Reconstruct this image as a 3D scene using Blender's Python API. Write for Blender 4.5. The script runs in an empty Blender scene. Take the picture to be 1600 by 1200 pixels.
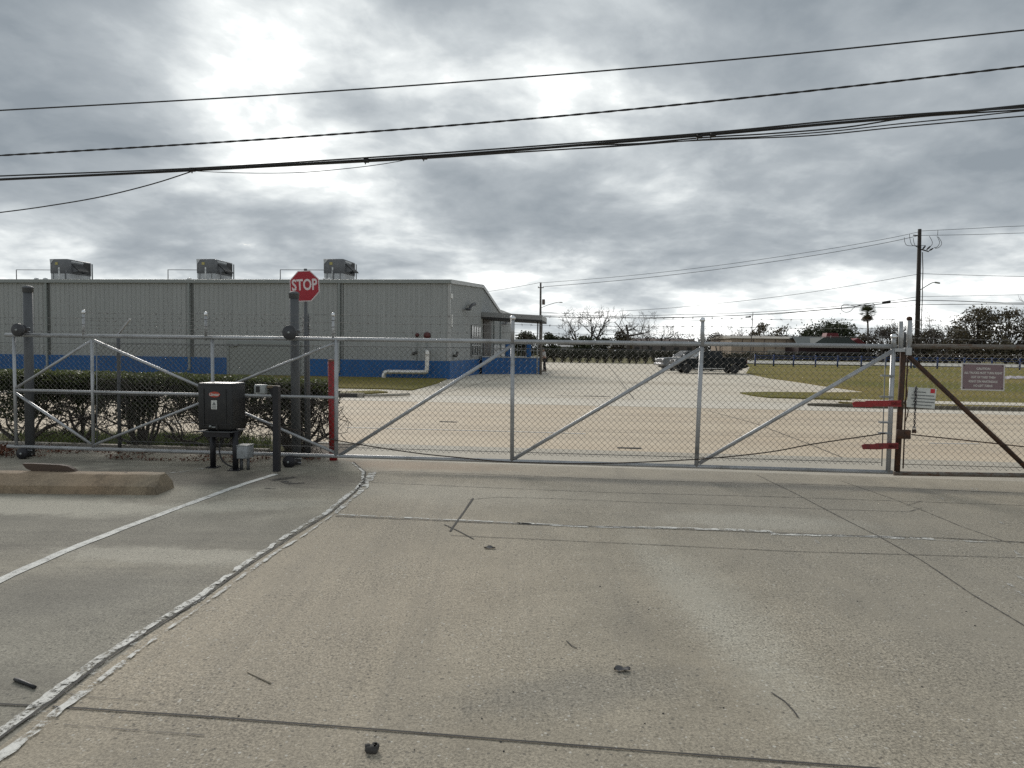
import bpy, bmesh, math, random
from mathutils import Vector, Matrix, Euler, noise
R = math.radians
random.seed(7)
scene = bpy.context.scene
COL = scene.collection
V = Vector
# ------------------------------------------------------------------ camera
F = 1109.0; CU, CV = 800.0, 600.0; EYE = 1.75
PITCH = math.atan(53.0/F); ROLL = 0.0135
CAMR = Euler((math.pi/2-PITCH, 0, 0)).to_matrix() @ Matrix.Rotation(ROLL, 3, 'Z')
CAM = V((0, 0, EYE))
def ray(u, v): return CAMR @ V(((u-CU)/F, (CV-v)/F, -1.0))
def at(u, v, Y):
    d = ray(u, v); return CAM + d*(Y/d.y)
def gz(u, v, z=0.0):
    d = ray(u, v); return CAM + d*((z-EYE)/d.z)
def onplane(u, v, p, n):
    d = ray(u, v); return CAM + d*((p-CAM).dot(n)/d.dot(n))
cd = bpy.data.cameras.new("camera"); cam = bpy.data.objects.new("camera", cd); COL.objects.link(cam)
cam.location = CAM; cam.rotation_euler = CAMR.to_euler()
cd.sensor_width = 36; cd.lens = 36*F/1600; cd.clip_end = 4000; cd.clip_start = 0.05
scene.camera = cam
# ------------------------------------------------------------------ materials
def N(nt, typ, ins=None, **kw):
    n = nt.nodes.new(typ)
    for k, v in kw.items(): setattr(n, k, v)
    for k, v in (ins or {}).items():
        if isinstance(v, bpy.types.NodeSocket): nt.links.new(v, n.inputs[k])
        else: n.inputs[k].default_value = v
    return n
def c4(c): return (c[0], c[1], c[2], 1)
def ramp(nt, fac, stops, interp='LINEAR'):
    n = N(nt, 'ShaderNodeValToRGB', {'Fac': fac}); e = n.color_ramp.elements; n.color_ramp.interpolation = interp
    while len(e) < len(stops): e.new(0.5)
    for i, (p, c) in enumerate(stops):
        e[i].position = p; e[i].color = c4(c) if not isinstance(c, (int, float)) else (c, c, c, 1)
    return n.outputs[0]
def mixc(nt, fac, a, b, mode='MIX'):
    n = N(nt, 'ShaderNodeMix', data_type='RGBA', blend_type=mode)
    for idx, v in ((0, fac), (6, a), (7, b)):
        if isinstance(v, bpy.types.NodeSocket): nt.links.new(v, n.inputs[idx])
        else: n.inputs[idx].default_value = v if idx == 0 else c4(v)
    return n.outputs[2]
def mth(nt, op, a, b=0.0, c=None):
    n = N(nt, 'ShaderNodeMath', operation=op)
    for i, v in enumerate((a, b) if c is None else (a, b, c)):
        if isinstance(v, bpy.types.NodeSocket): nt.links.new(v, n.inputs[i])
        else: n.inputs[i].default_value = v
    return n.outputs[0]
def noi(nt, co, scale, detail=5, rough=.55, dist=0.0):
    return N(nt, 'ShaderNodeTexNoise', {'Vector': co, 'Scale': scale, 'Detail': detail, 'Roughness': rough, 'Distortion': dist}).outputs['Fac']
def newmat(name):
    m = bpy.data.materials.new(name); m.use_nodes = True; nt = m.node_tree; nt.nodes.clear()
    out = N(nt, 'ShaderNodeOutputMaterial'); b = N(nt, 'ShaderNodeBsdfPrincipled')
    nt.links.new(b.outputs[0], out.inputs[0])
    co = N(nt, 'ShaderNodeTexCoord').outputs['Object']
    return m, nt, b, co, out
def smap(nt, co, sc, rot=0.0):
    return N(nt, 'ShaderNodeMapping', {'Vector': co, 'Scale': sc, 'Rotation': (0, 0, rot)}).outputs[0]
def MAT(name, col, rough=.6, metal=0.0, var=.15, scale=3.0, bump=0.0, bscale=40, col2=None, amt=.5, stretch=None, spec=.5, dark=None, dscale=8):
    m, nt, b, co, out = newmat(name)
    cc = smap(nt, co, stretch) if stretch else co
    f = noi(nt, cc, scale, 6, .6)
    lo = tuple(x*(1-var) for x in col); hi = tuple(min(1, x*(1+var)) for x in col)
    c = ramp(nt, f, [(.3, lo), (.7, hi)])
    if col2:
        f2 = noi(nt, cc, scale*2.3, 8, .65)
        c = mixc(nt, ramp(nt, f2, [(max(0, amt-.08), 0), (min(1, amt+.08), 1)]), c, col2)
    nt.links.new(c, b.inputs['Base Color'])
    rr = N(nt, 'ShaderNodeMapRange', {'Value': f, 'To Min': max(.02, rough-.12), 'To Max': min(1, rough+.12)}).outputs[0]
    nt.links.new(rr, b.inputs['Roughness'])
    b.inputs['Metallic'].default_value = metal; b.inputs['Specular IOR Level'].default_value = spec
    if bump:
        bn = N(nt, 'ShaderNodeBump', {'Height': noi(nt, co, bscale, 4), 'Strength': bump, 'Distance': .02})
        nt.links.new(bn.outputs[0], b.inputs['Normal'])
    return m
def LEAF(name, a, b_, trans=.25):
    m, nt, b, co, out = newmat(name)
    ri = N(nt, 'ShaderNodeNewGeometry').outputs['Random Per Island']
    c = ramp(nt, ri, [(0, a), (.75, b_), (1, tuple(x*1.5 for x in b_))])
    nt.links.new(c, b.inputs['Base Color']); b.inputs['Roughness'].default_value = .55
    b.inputs['Specular IOR Level'].default_value = .3
    t = N(nt, 'ShaderNodeBsdfTranslucent'); nt.links.new(c, t.inputs[0])
    mx = N(nt, 'ShaderNodeMixShader', {0: trans}); nt.links.new(b.outputs[0], mx.inputs[1]); nt.links.new(t.outputs[0], mx.inputs[2])
    nt.links.new(mx.outputs[0], out.inputs[0])
    return m
def CONCRETE(name, a, b_, warm, warmf=.5, stain=(.10, .095, .09), stamt=.35, chips=0.0, streak=None, rough=.85, spos=None, texf=.55, patches=()):
    """weathered concrete: two tones, warm dirt clouds, stains, exposed aggregate, pores"""
    m, nt, b, co, out = newmat(name)
    big = noi(nt, co, .35, 5, .6, .6); mid = noi(nt, co, 1.7, 8, .7, .3); fine = noi(nt, co, 30, 8, .8); grain = noi(nt, co, 75, 3, .7)
    c = mixc(nt, ramp(nt, mid, [(.32, 0), (.68, 1)]), a, b_)
    wm = noi(nt, co, .22, 4, .5, .8)
    if spos:   # a dirt patch with a place of its own: (x, y, radius)
        sx = N(nt, 'ShaderNodeVectorMath', {0: co, 1: (-spos[0], -spos[1], 0)}, operation='ADD').outputs[0]
        ln = N(nt, 'ShaderNodeVectorMath', {0: smap(nt, sx, (1/spos[2], 1/spos[3], 0))}, operation='LENGTH').outputs['Value']
        wm = mth(nt, 'ADD', mth(nt, 'MULTIPLY', wm, .55), mth(nt, 'MULTIPLY', N(nt, 'ShaderNodeMapRange', {'Value': ln, 'From Min': 0.1, 'From Max': 1.0, 'To Min': .5, 'To Max': 0}, interpolation_type='SMOOTHSTEP').outputs[0], 1.0))
    c = mixc(nt, mth(nt, 'MULTIPLY', ramp(nt, wm, [(.38, 0), (.68, 1)]), warmf), c, warm)
    st = noi(nt, smap(nt, co, streak[0], streak[1]) if streak else co, .8 if not streak else 1.0, 9, .72, .4)
    c = mixc(nt, mth(nt, 'MULTIPLY', ramp(nt, st, [(.5, 0), (.72, 1)]), stamt), c, stain)
    st2 = noi(nt, co, 3.1, 9, .8, .2)
    c = mixc(nt, mth(nt, 'MULTIPLY', ramp(nt, st2, [(.55, 0), (.8, 1)]), stamt*.8), c, stain)
    # stains and repairs with a place and outline of their own: (x, y, rx, ry, angle, colour, strength, softness)
    for (px_, py_, rx_, ry_, an_, pc_, ps_, sf_) in patches:
        q_ = N(nt, 'ShaderNodeMapping', {'Vector': co, 'Location': (px_, py_, 0), 'Rotation': (0, 0, an_), 'Scale': (rx_, ry_, 1)}, vector_type='TEXTURE').outputs[0]
        ln_ = N(nt, 'ShaderNodeVectorMath', {0: N(nt, 'ShaderNodeVectorMath', {0: q_, 1: (1, 1, 0)}, operation='MULTIPLY').outputs[0]}, operation='LENGTH').outputs['Value']
        ln_ = mth(nt, 'ADD', ln_, mth(nt, 'MULTIPLY_ADD', noi(nt, co, 1.6/max(.25, min(rx_, ry_)), 7, .62), 1.5, -.75))
        mk_ = N(nt, 'ShaderNodeMapRange', {'Value': ln_, 'From Min': 1+sf_, 'From Max': 1-sf_, 'To Min': 0, 'To Max': ps_}, interpolation_type='SMOOTHSTEP').outputs[0]
        c = mixc(nt, mk_, c, pc_)
    c = mixc(nt, mth(nt, 'MULTIPLY', texf, ramp(nt, noi(nt, co, .75, 5, .6, .5), [(.36, .40), (.64, 1.15)])), c, ramp(nt, mth(nt, 'MULTIPLY_ADD', grain, .6, mth(nt, 'MULTIPLY', fine, .4)), [(.38, (.06, .06, .06)), (.62, (.95, .95, .95))]), 'OVERLAY')
    if chips:
        vo = N(nt, 'ShaderNodeTexVoronoi', {'Vector': co, 'Scale': 58.0, 'Randomness': 1.0}, voronoi_dimensions='2D')
        r3 = N(nt, 'ShaderNodeSeparateColor', {0: vo.outputs['Color']})
        patch = ramp(nt, noi(nt, co, .9, 5, .6), [(.38, .25), (.62, 1)])
        sel = mth(nt, 'LESS_THAN', r3.outputs[0], mth(nt, 'MULTIPLY', patch, .22))
        rad = mth(nt, 'LESS_THAN', vo.outputs['Distance'], mth(nt, 'MULTIPLY_ADD', mth(nt, 'POWER', r3.outputs[1], 2.2), .42, .06))
        f = mth(nt, 'MULTIPLY', mth(nt, 'MULTIPLY', sel, rad), mth(nt, 'MULTIPLY_ADD', r3.outputs[2], chips, chips*.15))
        c = mixc(nt, f, c, (.62, .60, .54))
        vo2 = N(nt, 'ShaderNodeTexVoronoi', {'Vector': co, 'Scale': 26.0}, voronoi_dimensions='2D')
        r4 = N(nt, 'ShaderNodeSeparateColor', {0: vo2.outputs['Color']})
        f2 = mth(nt, 'MULTIPLY', mth(nt, 'LESS_THAN', r4.outputs[1], .10), mth(nt, 'LESS_THAN', vo2.outputs['Distance'], .2))
        c = mixc(nt, mth(nt, 'MULTIPLY', f2, .55), c, (.05, .05, .048))
    nt.links.new(c, b.inputs['Base Color']); b.inputs['Roughness'].default_value = rough
    b.inputs['Specular IOR Level'].default_value = .35
    hh = mth(nt, 'ADD', fine, mth(nt, 'MULTIPLY', noi(nt, co, 90, 3), .6))
    bn = N(nt, 'ShaderNodeBump', {'Height': hh, 'Strength': .35, 'Distance': .012})
    nt.links.new(bn.outputs[0], b.inputs['Normal'])
    return m
def PAINT(name, col, thr=.45, scale=9, soft=.06):
    """worn paint: flakes are missing where the noise falls below the threshold"""
    m, nt, b, co, out = newmat(name)
    f = noi(nt, co, scale, 9, .75, .3)
    f2 = noi(nt, co, scale*6, 5, .7)
    k = mth(nt, 'ADD', mth(nt, 'MULTIPLY', f, .7), mth(nt, 'MULTIPLY', f2, .3))
    c = ramp(nt, mth(nt, 'MULTIPLY_ADD', f, .55, mth(nt, 'MULTIPLY', f2, .45)), [(.36, tuple(x*.42 for x in col)), (.58, col)])
    nt.links.new(c, b.inputs['Base Color']); b.inputs['Roughness'].default_value = .8
    t = N(nt, 'ShaderNodeBsdfTransparent')
    mx = N(nt, 'ShaderNodeMixShader', {0: ramp(nt, k, [(thr-soft, 0), (thr+soft, 1)])})
    nt.links.new(t.outputs[0], mx.inputs[1]); nt.links.new(b.outputs[0], mx.inputs[2]); nt.links.new(mx.outputs[0], out.inputs[0])
    return m
GALV = MAT('galvanized', (.40, .41, .42), .42, .45, .16, 1.6, col2=(.26, .265, .265), amt=.60)
GALVD = MAT('galvanized_dull', (.10, .105, .11), .6, .2, .2, 5, stretch=(1, 1, .4))
GALVM = MAT('galvanized_mid', (.24, .25, .255), .5, .4, .15, 3)
WIRE = MAT('fence_wire', (.125, .12, .108), .6, .25, .2, 4)
OLDWIRE = MAT('fence_wire_old', (.24, .23, .21), .6, .4, .25, 4)
BARB = MAT('barbed_wire', (.22, .215, .21), .6, .5, .2, 4)
RUST = MAT('rusted_steel', (.055, .032, .022), .75, .2, .35, 7, .25, 50, col2=(.10, .045, .022), amt=.55)
RUSTRAIL = MAT('rust_stained_rail', (.17, .155, .135), .6, .4, .25, 5, .1, 50, col2=(.11, .06, .035), amt=.56, stretch=(1, 1, 3))
REDP = MAT('red_paint', (.30, .020, .022), .5, 0, .2, 6, .1, 30, col2=(.16, .02, .018), amt=.62)
REDPD = MAT('red_paint_old', (.20, .022, .022), .6, 0, .25, 7, .15, 30, col2=(.07, .025, .02), amt=.6)
BLACKP = MAT('black_plastic', (.010, .011, .0125), .45, 0, .2, 5, .03, 90, col2=(.024, .024, .023), amt=.60)
BLACKM = MAT('black_metal', (.018, .018, .022), .5, .2, .2, 6, .05, 50)
RUBBER = MAT('black_rubber', (.012, .012, .013), .6, 0, .2, 9, .05, 60)
CABLEM = MAT('cable_sheath', (.012, .012, .013), .55, 0, .2, 5)
GREYBOX = MAT('grey_enamel', (.30, .32, .32), .5, .1, .12, 8, .05, 50, col2=(.16, .17, .17), amt=.63)
WHITEP = MAT('white_enamel', (.62, .62, .60), .5, 0, .08, 6)
SIGNRED = MAT('sign_red', (.36, .012, .025), .45, 0, .08, 4)
SIGNWHITE = MAT('sign_white', (.70, .62, .62), .5, 0, .06, 8)
SIGNMAUVE = MAT('sign_faded_mauve', (.20, .135, .145), .5, 0, .10, 5)
SIGNPALE = MAT('sign_faded_white', (.56, .53, .50), .55, 0, .1, 8)
NOTICE = MAT('notice_white', (.58, .59, .56), .5, 0, .08, 6)
INK = MAT('faded_ink', (.17, .18, .18), .7, 0, .2, 20)
BADGE = MAT('badge_red', (.42, .045, .02), .4, 0, .1, 6)
WOODB = MAT('brown_board', (.075, .05, .036), .75, 0, .3, 4, .2, 30, stretch=(1, 8, 8))
TARM = MAT('joint_tar', (.055, .052, .048), .95, 0, .3, 8)
CRACKM = PAINT('crack_dark', (.075, .07, .064), .44, 14, .10)
CRACKT = PAINT('crack_thin', (.10, .093, .084), .47, 9, .10)
WPAINT = PAINT('white_line_paint', (.74, .73, .68), .39, 11)
WPAINT2 = PAINT('peeling_joint_paint', (.70, .685, .635), .485, 8, .035)
WPAINT3 = PAINT('scuffed_paint', (.55, .54, .50), .54, 9)
LANEP = PAINT('lane_paint', (.62, .60, .56), .42, 6)
DRIVE = CONCRETE('driveway_concrete', (.275, .242, .186), (.37, .326, .252), (.43, .36, .268), .45, stain=(.17, .155, .13), stamt=.50, chips=.6, texf=.70, streak=((1.5, .13, 1), .10), spos=(-1.9, 5.2, 3.4, 4.6), patches=((*gz(1050, 775)[:2], 2.6, 1.1, -.1, (.25, .228, .185), .4, .7), (*gz(1480, 880)[:2], 1.9, 5.0, .25, (.27, .25, .212), .4, .8), (*gz(1075, 930)[:2], .16, 1.5, .06, (.46, .44, .37), .35, .8), (*gz(1150, 960)[:2], .2, 1.3, .03, (.46, .44, .37), .3, .8), (*gz(1190, 815)[:2], .9, .35, -.1, (.45, .425, .36), .5, .6), (*gz(1150, 757)[:2], 4.0, .22, -.1, (.20, .185, .16), .6, .6), (*gz(640, 727)[:2], 1.5, .35, -.1, (.29, .20, .13), .5, .6), (*gz(900, 1080)[:2], .6, .2, .3, (.21, .195, .165), .5, .5), (*gz(700, 770)[:2], 1.6, .5, -.12, (.47, .43, .35), .4, .7)))
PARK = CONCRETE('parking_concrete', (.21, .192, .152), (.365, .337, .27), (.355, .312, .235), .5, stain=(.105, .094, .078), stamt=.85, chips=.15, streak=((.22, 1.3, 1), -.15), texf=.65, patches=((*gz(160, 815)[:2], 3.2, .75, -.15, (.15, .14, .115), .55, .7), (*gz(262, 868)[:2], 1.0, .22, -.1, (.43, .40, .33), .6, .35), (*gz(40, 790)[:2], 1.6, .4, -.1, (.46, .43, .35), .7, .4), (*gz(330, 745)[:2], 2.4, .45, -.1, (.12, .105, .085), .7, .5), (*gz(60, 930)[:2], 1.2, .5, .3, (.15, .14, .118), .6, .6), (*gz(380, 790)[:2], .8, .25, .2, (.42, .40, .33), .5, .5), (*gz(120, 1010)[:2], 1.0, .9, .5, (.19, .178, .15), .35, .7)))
RS_ = V((math.cos(-.115), math.sin(-.115), 0)); RT_ = V((-math.sin(-.115), math.cos(-.115), 0))
ROADM = CONCRETE('road_concrete', (.545, .452, .332), (.635, .538, .408), (.55, .43, .30), .5, stain=(.34, .275, .21), stamt=.45, streak=((.08, 1.1, 1), -.115), texf=.3, patches=((*(RS_*0+RT_*14.6)[:2], 60, 0.35, -.115, (.42, .35, .265), .38, .5), (*(RS_*0+RT_*16.2)[:2], 60, 0.3, -.115, (.42, .35, .265), .38, .5), (*(RS_*0+RT_*18.6)[:2], 60, 0.35, -.115, (.42, .35, .265), .38, .5), (*(RS_*0+RT_*20.3)[:2], 60, 0.35, -.115, (.42, .35, .265), .38, .5), (*(RS_*3+RT_*22.4)[:2], 60, 0.4, -.115, (.42, .35, .265), .38, .5)))
APRON = CONCRETE('apron_concrete', (.40, .37, .31), (.49, .455, .38), (.44, .36, .27), .4, stain=(.22, .20, .165), stamt=.55, streak=((.12, 1.2, 1), -.115), texf=.4)
LOTM = CONCRETE('lot_concrete', (.57, .51, .41), (.66, .60, .495), (.56, .47, .355), .45, stain=(.34, .30, .24), stamt=.35, texf=.3, patches=((*gz(760, 600)[:2], 6, 1.2, .5, (.40, .35, .27), .5, .6), (*gz(950, 597)[:2], 5, 2.2, -.1, (.42, .37, .29), .45, .7), (*gz(870, 578)[:2], 4, 6, .1, (.44, .39, .31), .45, .7), (*gz(1080, 600)[:2], 4, 1.5, -.3, (.43, .375, .29), .4, .7), (*gz(1110, 584)[:2], 5, 2.5, 0, (.36, .32, .26), .6, .6), (*gz(1000, 574)[:2], 6, 6, .3, (.45, .40, .32), .4, .7)))
GUTTERM = CONCRETE('gutter_concrete', (.59, .54, .45), (.67, .62, .53), (.55, .46, .35), .3, stain=(.36, .31, .25), stamt=.35, texf=.3)
KERBM = CONCRETE('kerb_concrete', (.33, .31, .27), (.44, .42, .37), (.34, .28, .21), .4, stain=(.10, .09, .08), stamt=.6)
STOPM = CONCRETE('wheel_stop_concrete', (.215, .175, .125), (.34, .275, .195), (.38, .235, .14), .7, stain=(.06, .05, .038), stamt=1.0, texf=.42)
FARROAD = CONCRETE('far_road_concrete', (.36, .35, .31), (.42, .41, .37), (.38, .34, .28), .3, stamt=.15)
SOIL = MAT('mulch_soil', (.085, .062, .045), .95, 0, .4, 6, .5, 30, col2=(.12, .10, .06), amt=.55)
def GRASSM(name, a, b_, dry):
    m, nt, b, co, out = newmat(name)
    big = noi(nt, co, .09, 5, .6, .5); mid = noi(nt, co, .7, 7, .7); fine = noi(nt, smap(nt, co, (1, .35, 1)), 9, 6, .8)
    c = mixc(nt, ramp(nt, mid, [(.32, 0), (.68, 1)]), a, b_)
    c = mixc(nt, ramp(nt, big, [(.38, 0), (.62, .9)]), c, dry)
    c = mixc(nt, .45, c, ramp(nt, fine, [(.25, (.08, .08, .08)), (.75, (.85, .85, .85))]), 'OVERLAY')
    nt.links.new(c, b.inputs['Base Color']); b.inputs['Roughness'].default_value = .95; b.inputs['Specular IOR Level'].default_value = .1
    bn = N(nt, 'ShaderNodeBump', {'Height': fine, 'Strength': .8, 'Distance': .08}); nt.links.new(bn.outputs[0], b.inputs['Normal'])
    return m
LAWN = GRASSM('winter_lawn', (.125, .125, .026), (.19, .172, .045), (.25, .195, .065))
FIELD = GRASSM('far_field', (.10, .105, .045), (.15, .14, .06), (.19, .16, .08))
METALW = MAT('ribbed_wall_grey', (.312, .324, .322), .5, .05, .09, .9, 0, 40, stretch=(3.2, 3.2, .22))
TRIMG = MAT('trim_grey', (.235, .255, .25), .45, .05, .06, 1)
CORNERT = MAT('corner_trim_pale', (.36, .365, .36), .45, .05, .06, 1)
ROOFG = MAT('roof_grey', (.33, .335, .33), .5, .1, .08, .5)
BLUEB = MAT('blue_base_paint', (.003, .082, .255), .6, 0, .14, 1.3, .05, 20)
DOORG = MAT('rollup_door_grey', (.27, .285, .275), .55, 0, .06, 1)
DARKR = MAT('dark_recess', (.035, .034, .033), .7, 0, .2, 2)
GLASS = MAT('window_glass', (.04, .05, .055), .08, 0, .1, 1, spec=.8)
ACG = MAT('unit_grey', (.135, .138, .142), .5, .1, .15, 2)
ACL = MAT('unit_light', (.45, .46, .46), .5, .1, .1, 2)
ACY = MAT('warning_yellow', (.42, .36, .12), .5, 0, .1, 5)
ALUM = MAT('bent_pipe_metal', (.66, .64, .61), .35, .5, .1, 3)
BELL = MAT('bell_red', (.085, .016, .016), .45, 0, .2, 5)
POLEW = MAT('creosote_pole', (.030, .024, .021), .85, 0, .3, 3, .2, 20, stretch=(4, 4, .3))
POLEG = MAT('weathered_pole', (.085, .075, .068), .85, 0, .3, 3, .2, 20, stretch=(4, 4, .3))
LAMPG = MAT('lamp_grey', (.25, .26, .26), .5, .3, .1, 3)
TRANSF = MAT('transformer_brown', (.10, .07, .06), .6, .1, .2, 4)
BARK = MAT('bark', (.060, .050, .043), .9, 0, .3, 4, .3, 20)
BARKP = MAT('bark_pale', (.115, .098, .085), .9, 0, .3, 4, .3, 20)
TWIG = MAT('twigs', (.070, .058, .052), .9, 0, .3, 3)
TWIGR = MAT('twigs_reddish', (.125, .092, .078), .9, 0, .3, 3)
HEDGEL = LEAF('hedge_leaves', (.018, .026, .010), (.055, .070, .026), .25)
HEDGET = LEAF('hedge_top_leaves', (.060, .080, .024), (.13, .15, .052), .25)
OAKL = LEAF('live_oak_leaves', (.026, .033, .018), (.060, .068, .034), .2)
OAKB = LEAF('brown_oak_leaves', (.052, .044, .028), (.105, .088, .054), .2)
BUSHL = LEAF('far_bush_leaves', (.022, .024, .017), (.045, .046, .030), .2)
PALML = LEAF('palm_fronds', (.035, .045, .020), (.07, .08, .035), .2)
PALMD = LEAF('dead_fronds', (.07, .05, .03), (.11, .08, .045), .2)
GRASSB = LEAF('grass_blades', (.05, .075, .02), (.11, .14, .045), .3)
DEADL = LEAF('dead_leaves', (.09, .035, .022), (.17, .075, .045), .15)
# ------------------------------------------------------------------ mesh builder
class MB:
    def __init__(s): s.v = []; s.f = []; s.sm = []
    def add(s, vs, fs, smooth=False):
        o = len(s.v); s.v += [V(p) for p in vs]; s.f += [tuple(i+o for i in f) for f in fs]; s.sm += [smooth]*len(fs)
    def axbox(s, c, X, Y, Z):
        c = V(c); X = V(X)/2; Y = V(Y)/2; Z = V(Z)/2
        vs = [c+X*i+Y*j+Z*k for i in (-1, 1) for j in (-1, 1) for k in (-1, 1)]
        s.add(vs, [(0, 1, 3, 2), (4, 6, 7, 5), (0, 4, 5, 1), (2, 3, 7, 6), (0, 2, 6, 4), (1, 5, 7, 3)])
    def box(s, c, d): s.axbox(c, (d[0], 0, 0), (0, d[1], 0), (0, 0, d[2]))
    def bevbox(s, c, X, Y, Z, bev, seg=2):
        bm = bmesh.new(); bmesh.ops.create_cube(bm, size=1.0)
        lx, ly, lz = V(X).length, V(Y).length, V(Z).length
        for q in bm.verts: q.co = V((q.co.x*lx, q.co.y*ly, q.co.z*lz))
        bmesh.ops.bevel(bm, geom=bm.edges[:], offset=bev, segments=seg, affect='EDGES', profile=.5)
        M3 = Matrix((V(X).normalized(), V(Y).normalized(), V(Z).normalized())).transposed()
        s.frombm(bm, Matrix.Translation(V(c)) @ M3.to_4x4(), True)
    def frombm(s, bm, M4=Matrix.Identity(4), smooth=False):
        bm.verts.index_update(); o = len(s.v)
        s.v += [M4 @ q.co for q in bm.verts]
        for f in bm.faces: s.f.append(tuple(q.index+o for q in f.verts)); s.sm.append(smooth)
        bm.free()
    def tube(s, pts, r, n=8, caps=True, smooth=True):
        pts = [V(p) for p in pts]; m = len(pts)
        rs = r if isinstance(r, (list, tuple)) else [r]*m
        o = len(s.v); t = (pts[1]-pts[0]).normalized()
        a = V((0, 0, 1)) if abs(t.z) < .9 else V((1, 0, 0))
        x = t.cross(a).normalized()
        for i in range(m):
            if 0 < i < m-1: tt = ((pts[i+1]-pts[i]).normalized()+(pts[i]-pts[i-1]).normalized())
            elif i: tt = pts[i]-pts[i-1]
            else: tt = pts[1]-pts[0]
            tt = tt.normalized() if tt.length > 1e-9 else t
            x = (x-tt*x.dot(tt)).normalized(); y = tt.cross(x)
            for k in range(n):
                an = 2*math.pi*k/n; s.v.append(pts[i]+(x*math.cos(an)+y*math.sin(an))*rs[i])
        for i in range(m-1):
            for k in range(n):
                k2 = (k+1) % n
                s.f.append((o+i*n+k, o+i*n+k2, o+(i+1)*n+k2, o+(i+1)*n+k)); s.sm.append(smooth)
        if caps and n > 2:
            s.f.append(tuple(o+k for k in reversed(range(n)))); s.sm.append(False)
            s.f.append(tuple(o+(m-1)*n+k for k in range(n))); s.sm.append(False)
    def lathe(s, prof, c, axis=(0, 0, 1), n=20, smooth=True):
        """prof: (radius, height) list along the axis from c"""
        c = V(c); ax = V(axis).normalized(); a = V((0, 0, 1)) if abs(ax.z) < .9 else V((1, 0, 0))
        x = ax.cross(a).normalized(); y = ax.cross(x); o = len(s.v); m = len(prof)
        for (r, h) in prof:
            for k in range(n):
                an = 2*math.pi*k/n; s.v.append(c+ax*h+(x*math.cos(an)+y*math.sin(an))*max(r, 1e-4))
        for i in range(m-1):
            for k in range(n):
                k2 = (k+1) % n; s.f.append((o+i*n+k, o+i*n+k2, o+(i+1)*n+k2, o+(i+1)*n+k)); s.sm.append(smooth)
        s.f.append(tuple(o+k for k in reversed(range(n)))); s.sm.append(False)
        s.f.append(tuple(o+(m-1)*n+k for k in range(n))); s.sm.append(False)
    def prism(s, poly, ext):
        """planar polygon (3d points) extruded by the vector ext"""
        poly = [V(p) for p in poly]; n = len(poly); e = V(ext)
        s.add(poly+[p+e for p in poly], [tuple(reversed(range(n))), tuple(range(n, 2*n))]+[(i, (i+1) % n, n+(i+1) % n, n+i) for i in range(n)])
    def quad(s, a, b, c, d): s.add([a, b, c, d], [(0, 1, 2, 3)])
    def build(s, name, mat, parent=None, origin=None):
        me = bpy.data.meshes.new(name); 
        if parent is not None: off = WLOC[parent.name]
        elif origin is not None: off = V(origin)
        else:
            mn = min(p.z for p in s.v); off = V((sum(p.x for p in s.v)/len(s.v), sum(p.y for p in s.v)/len(s.v), mn))
        me.from_pydata([p-off for p in s.v], [], s.f); me.polygons.foreach_set('use_smooth', s.sm); me.update()
        me.materials.append(mat); ob = bpy.data.objects.new(name, me); COL.objects.link(ob)
        if parent is not None: ob.parent = parent; WLOC[ob.name] = off
        else: ob.location = off; WLOC[ob.name] = off
        return ob
WLOC = {}
def tag(o, label, cat, group=None, kind=None):
    if label: o['label'] = label
    if cat: o['category'] = cat
    if group: o['group'] = group
    if kind: o['kind'] = kind
    return o
def thing(name, label, cat, loc=(0, 0, 0), group=None):
    o = bpy.data.objects.new(name, None); COL.objects.link(o); o.location = V(loc); o.empty_display_size = .2
    WLOC[o.name] = V(loc); return tag(o, label, cat, group)
def struct(name, mb, mat):
    o = mb.build(name, mat, origin=(0, 0, 0)); o['kind'] = 'structure'; return o
def dup(root, loc, rz=0.0, sc=1.0, label=None):
    r = root.copy(); COL.objects.link(r); r.location = loc; r.rotation_euler = (0, 0, rz); r.scale = (sc if isinstance(sc, tuple) else (sc, sc, sc))
    if label: r['label'] = label
    for ch in list(root.children):
        c = ch.copy(); COL.objects.link(c); c.parent = r
        for g in list(ch.children):
            d = g.copy(); COL.objects.link(d); d.parent = c
    return r
def text_mesh(txt, size, M4, mat, name, parent, ext=.002, bold=0.0, sx=1.0):
    cu = bpy.data.curves.new('lettering', 'FONT'); cu.body = txt; cu.size = size; cu.align_x = 'CENTER'; cu.align_y = 'CENTER'
    cu.extrude = ext; cu.offset = bold; cu.resolution_u = 3
    ob = bpy.data.objects.new('lettering', cu); COL.objects.link(ob)
    dg = bpy.context.evaluated_depsgraph_get(); me = bpy.data.meshes.new_from_object(ob.evaluated_get(dg))
    mb = MB(); mb.add([M4 @ V((q.co.x*sx, q.co.y, q.co.z)) for q in me.vertices], [tuple(p.vertices) for p in me.polygons])
    bpy.data.objects.remove(ob); bpy.data.curves.remove(cu); bpy.data.meshes.remove(me)
    return mb.build(name, mat, parent)
def frameM(c, x, y):
    x = V(x).normalized(); z = x.cross(V(y)).normalized(); y = z.cross(x)
    m = Matrix((x, y, z)).transposed().to_4x4(); m.translation = V(c); return m
def sag(p, q, d, n=16):
    p = V(p); q = V(q); return [p.lerp(q, i/n)-V((0, 0, d*4*(i/n)*(1-i/n))) for i in range(n+1)]
def smooth_poly(pts, k=4):
    out = []; P = [V(p) for p in pts]
    for i in range(len(P)-1):
        a = P[max(i-1, 0)]; b = P[i]; c = P[i+1]; d = P[min(i+2, len(P)-1)]
        for j in range(k):
            t = j/k
            out.append(.5*((2*b)+(c-a)*t+(2*a-5*b+4*c-d)*t*t+(3*b-a-3*c+d)*t**3))
    out.append(P[-1]); return out
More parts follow.
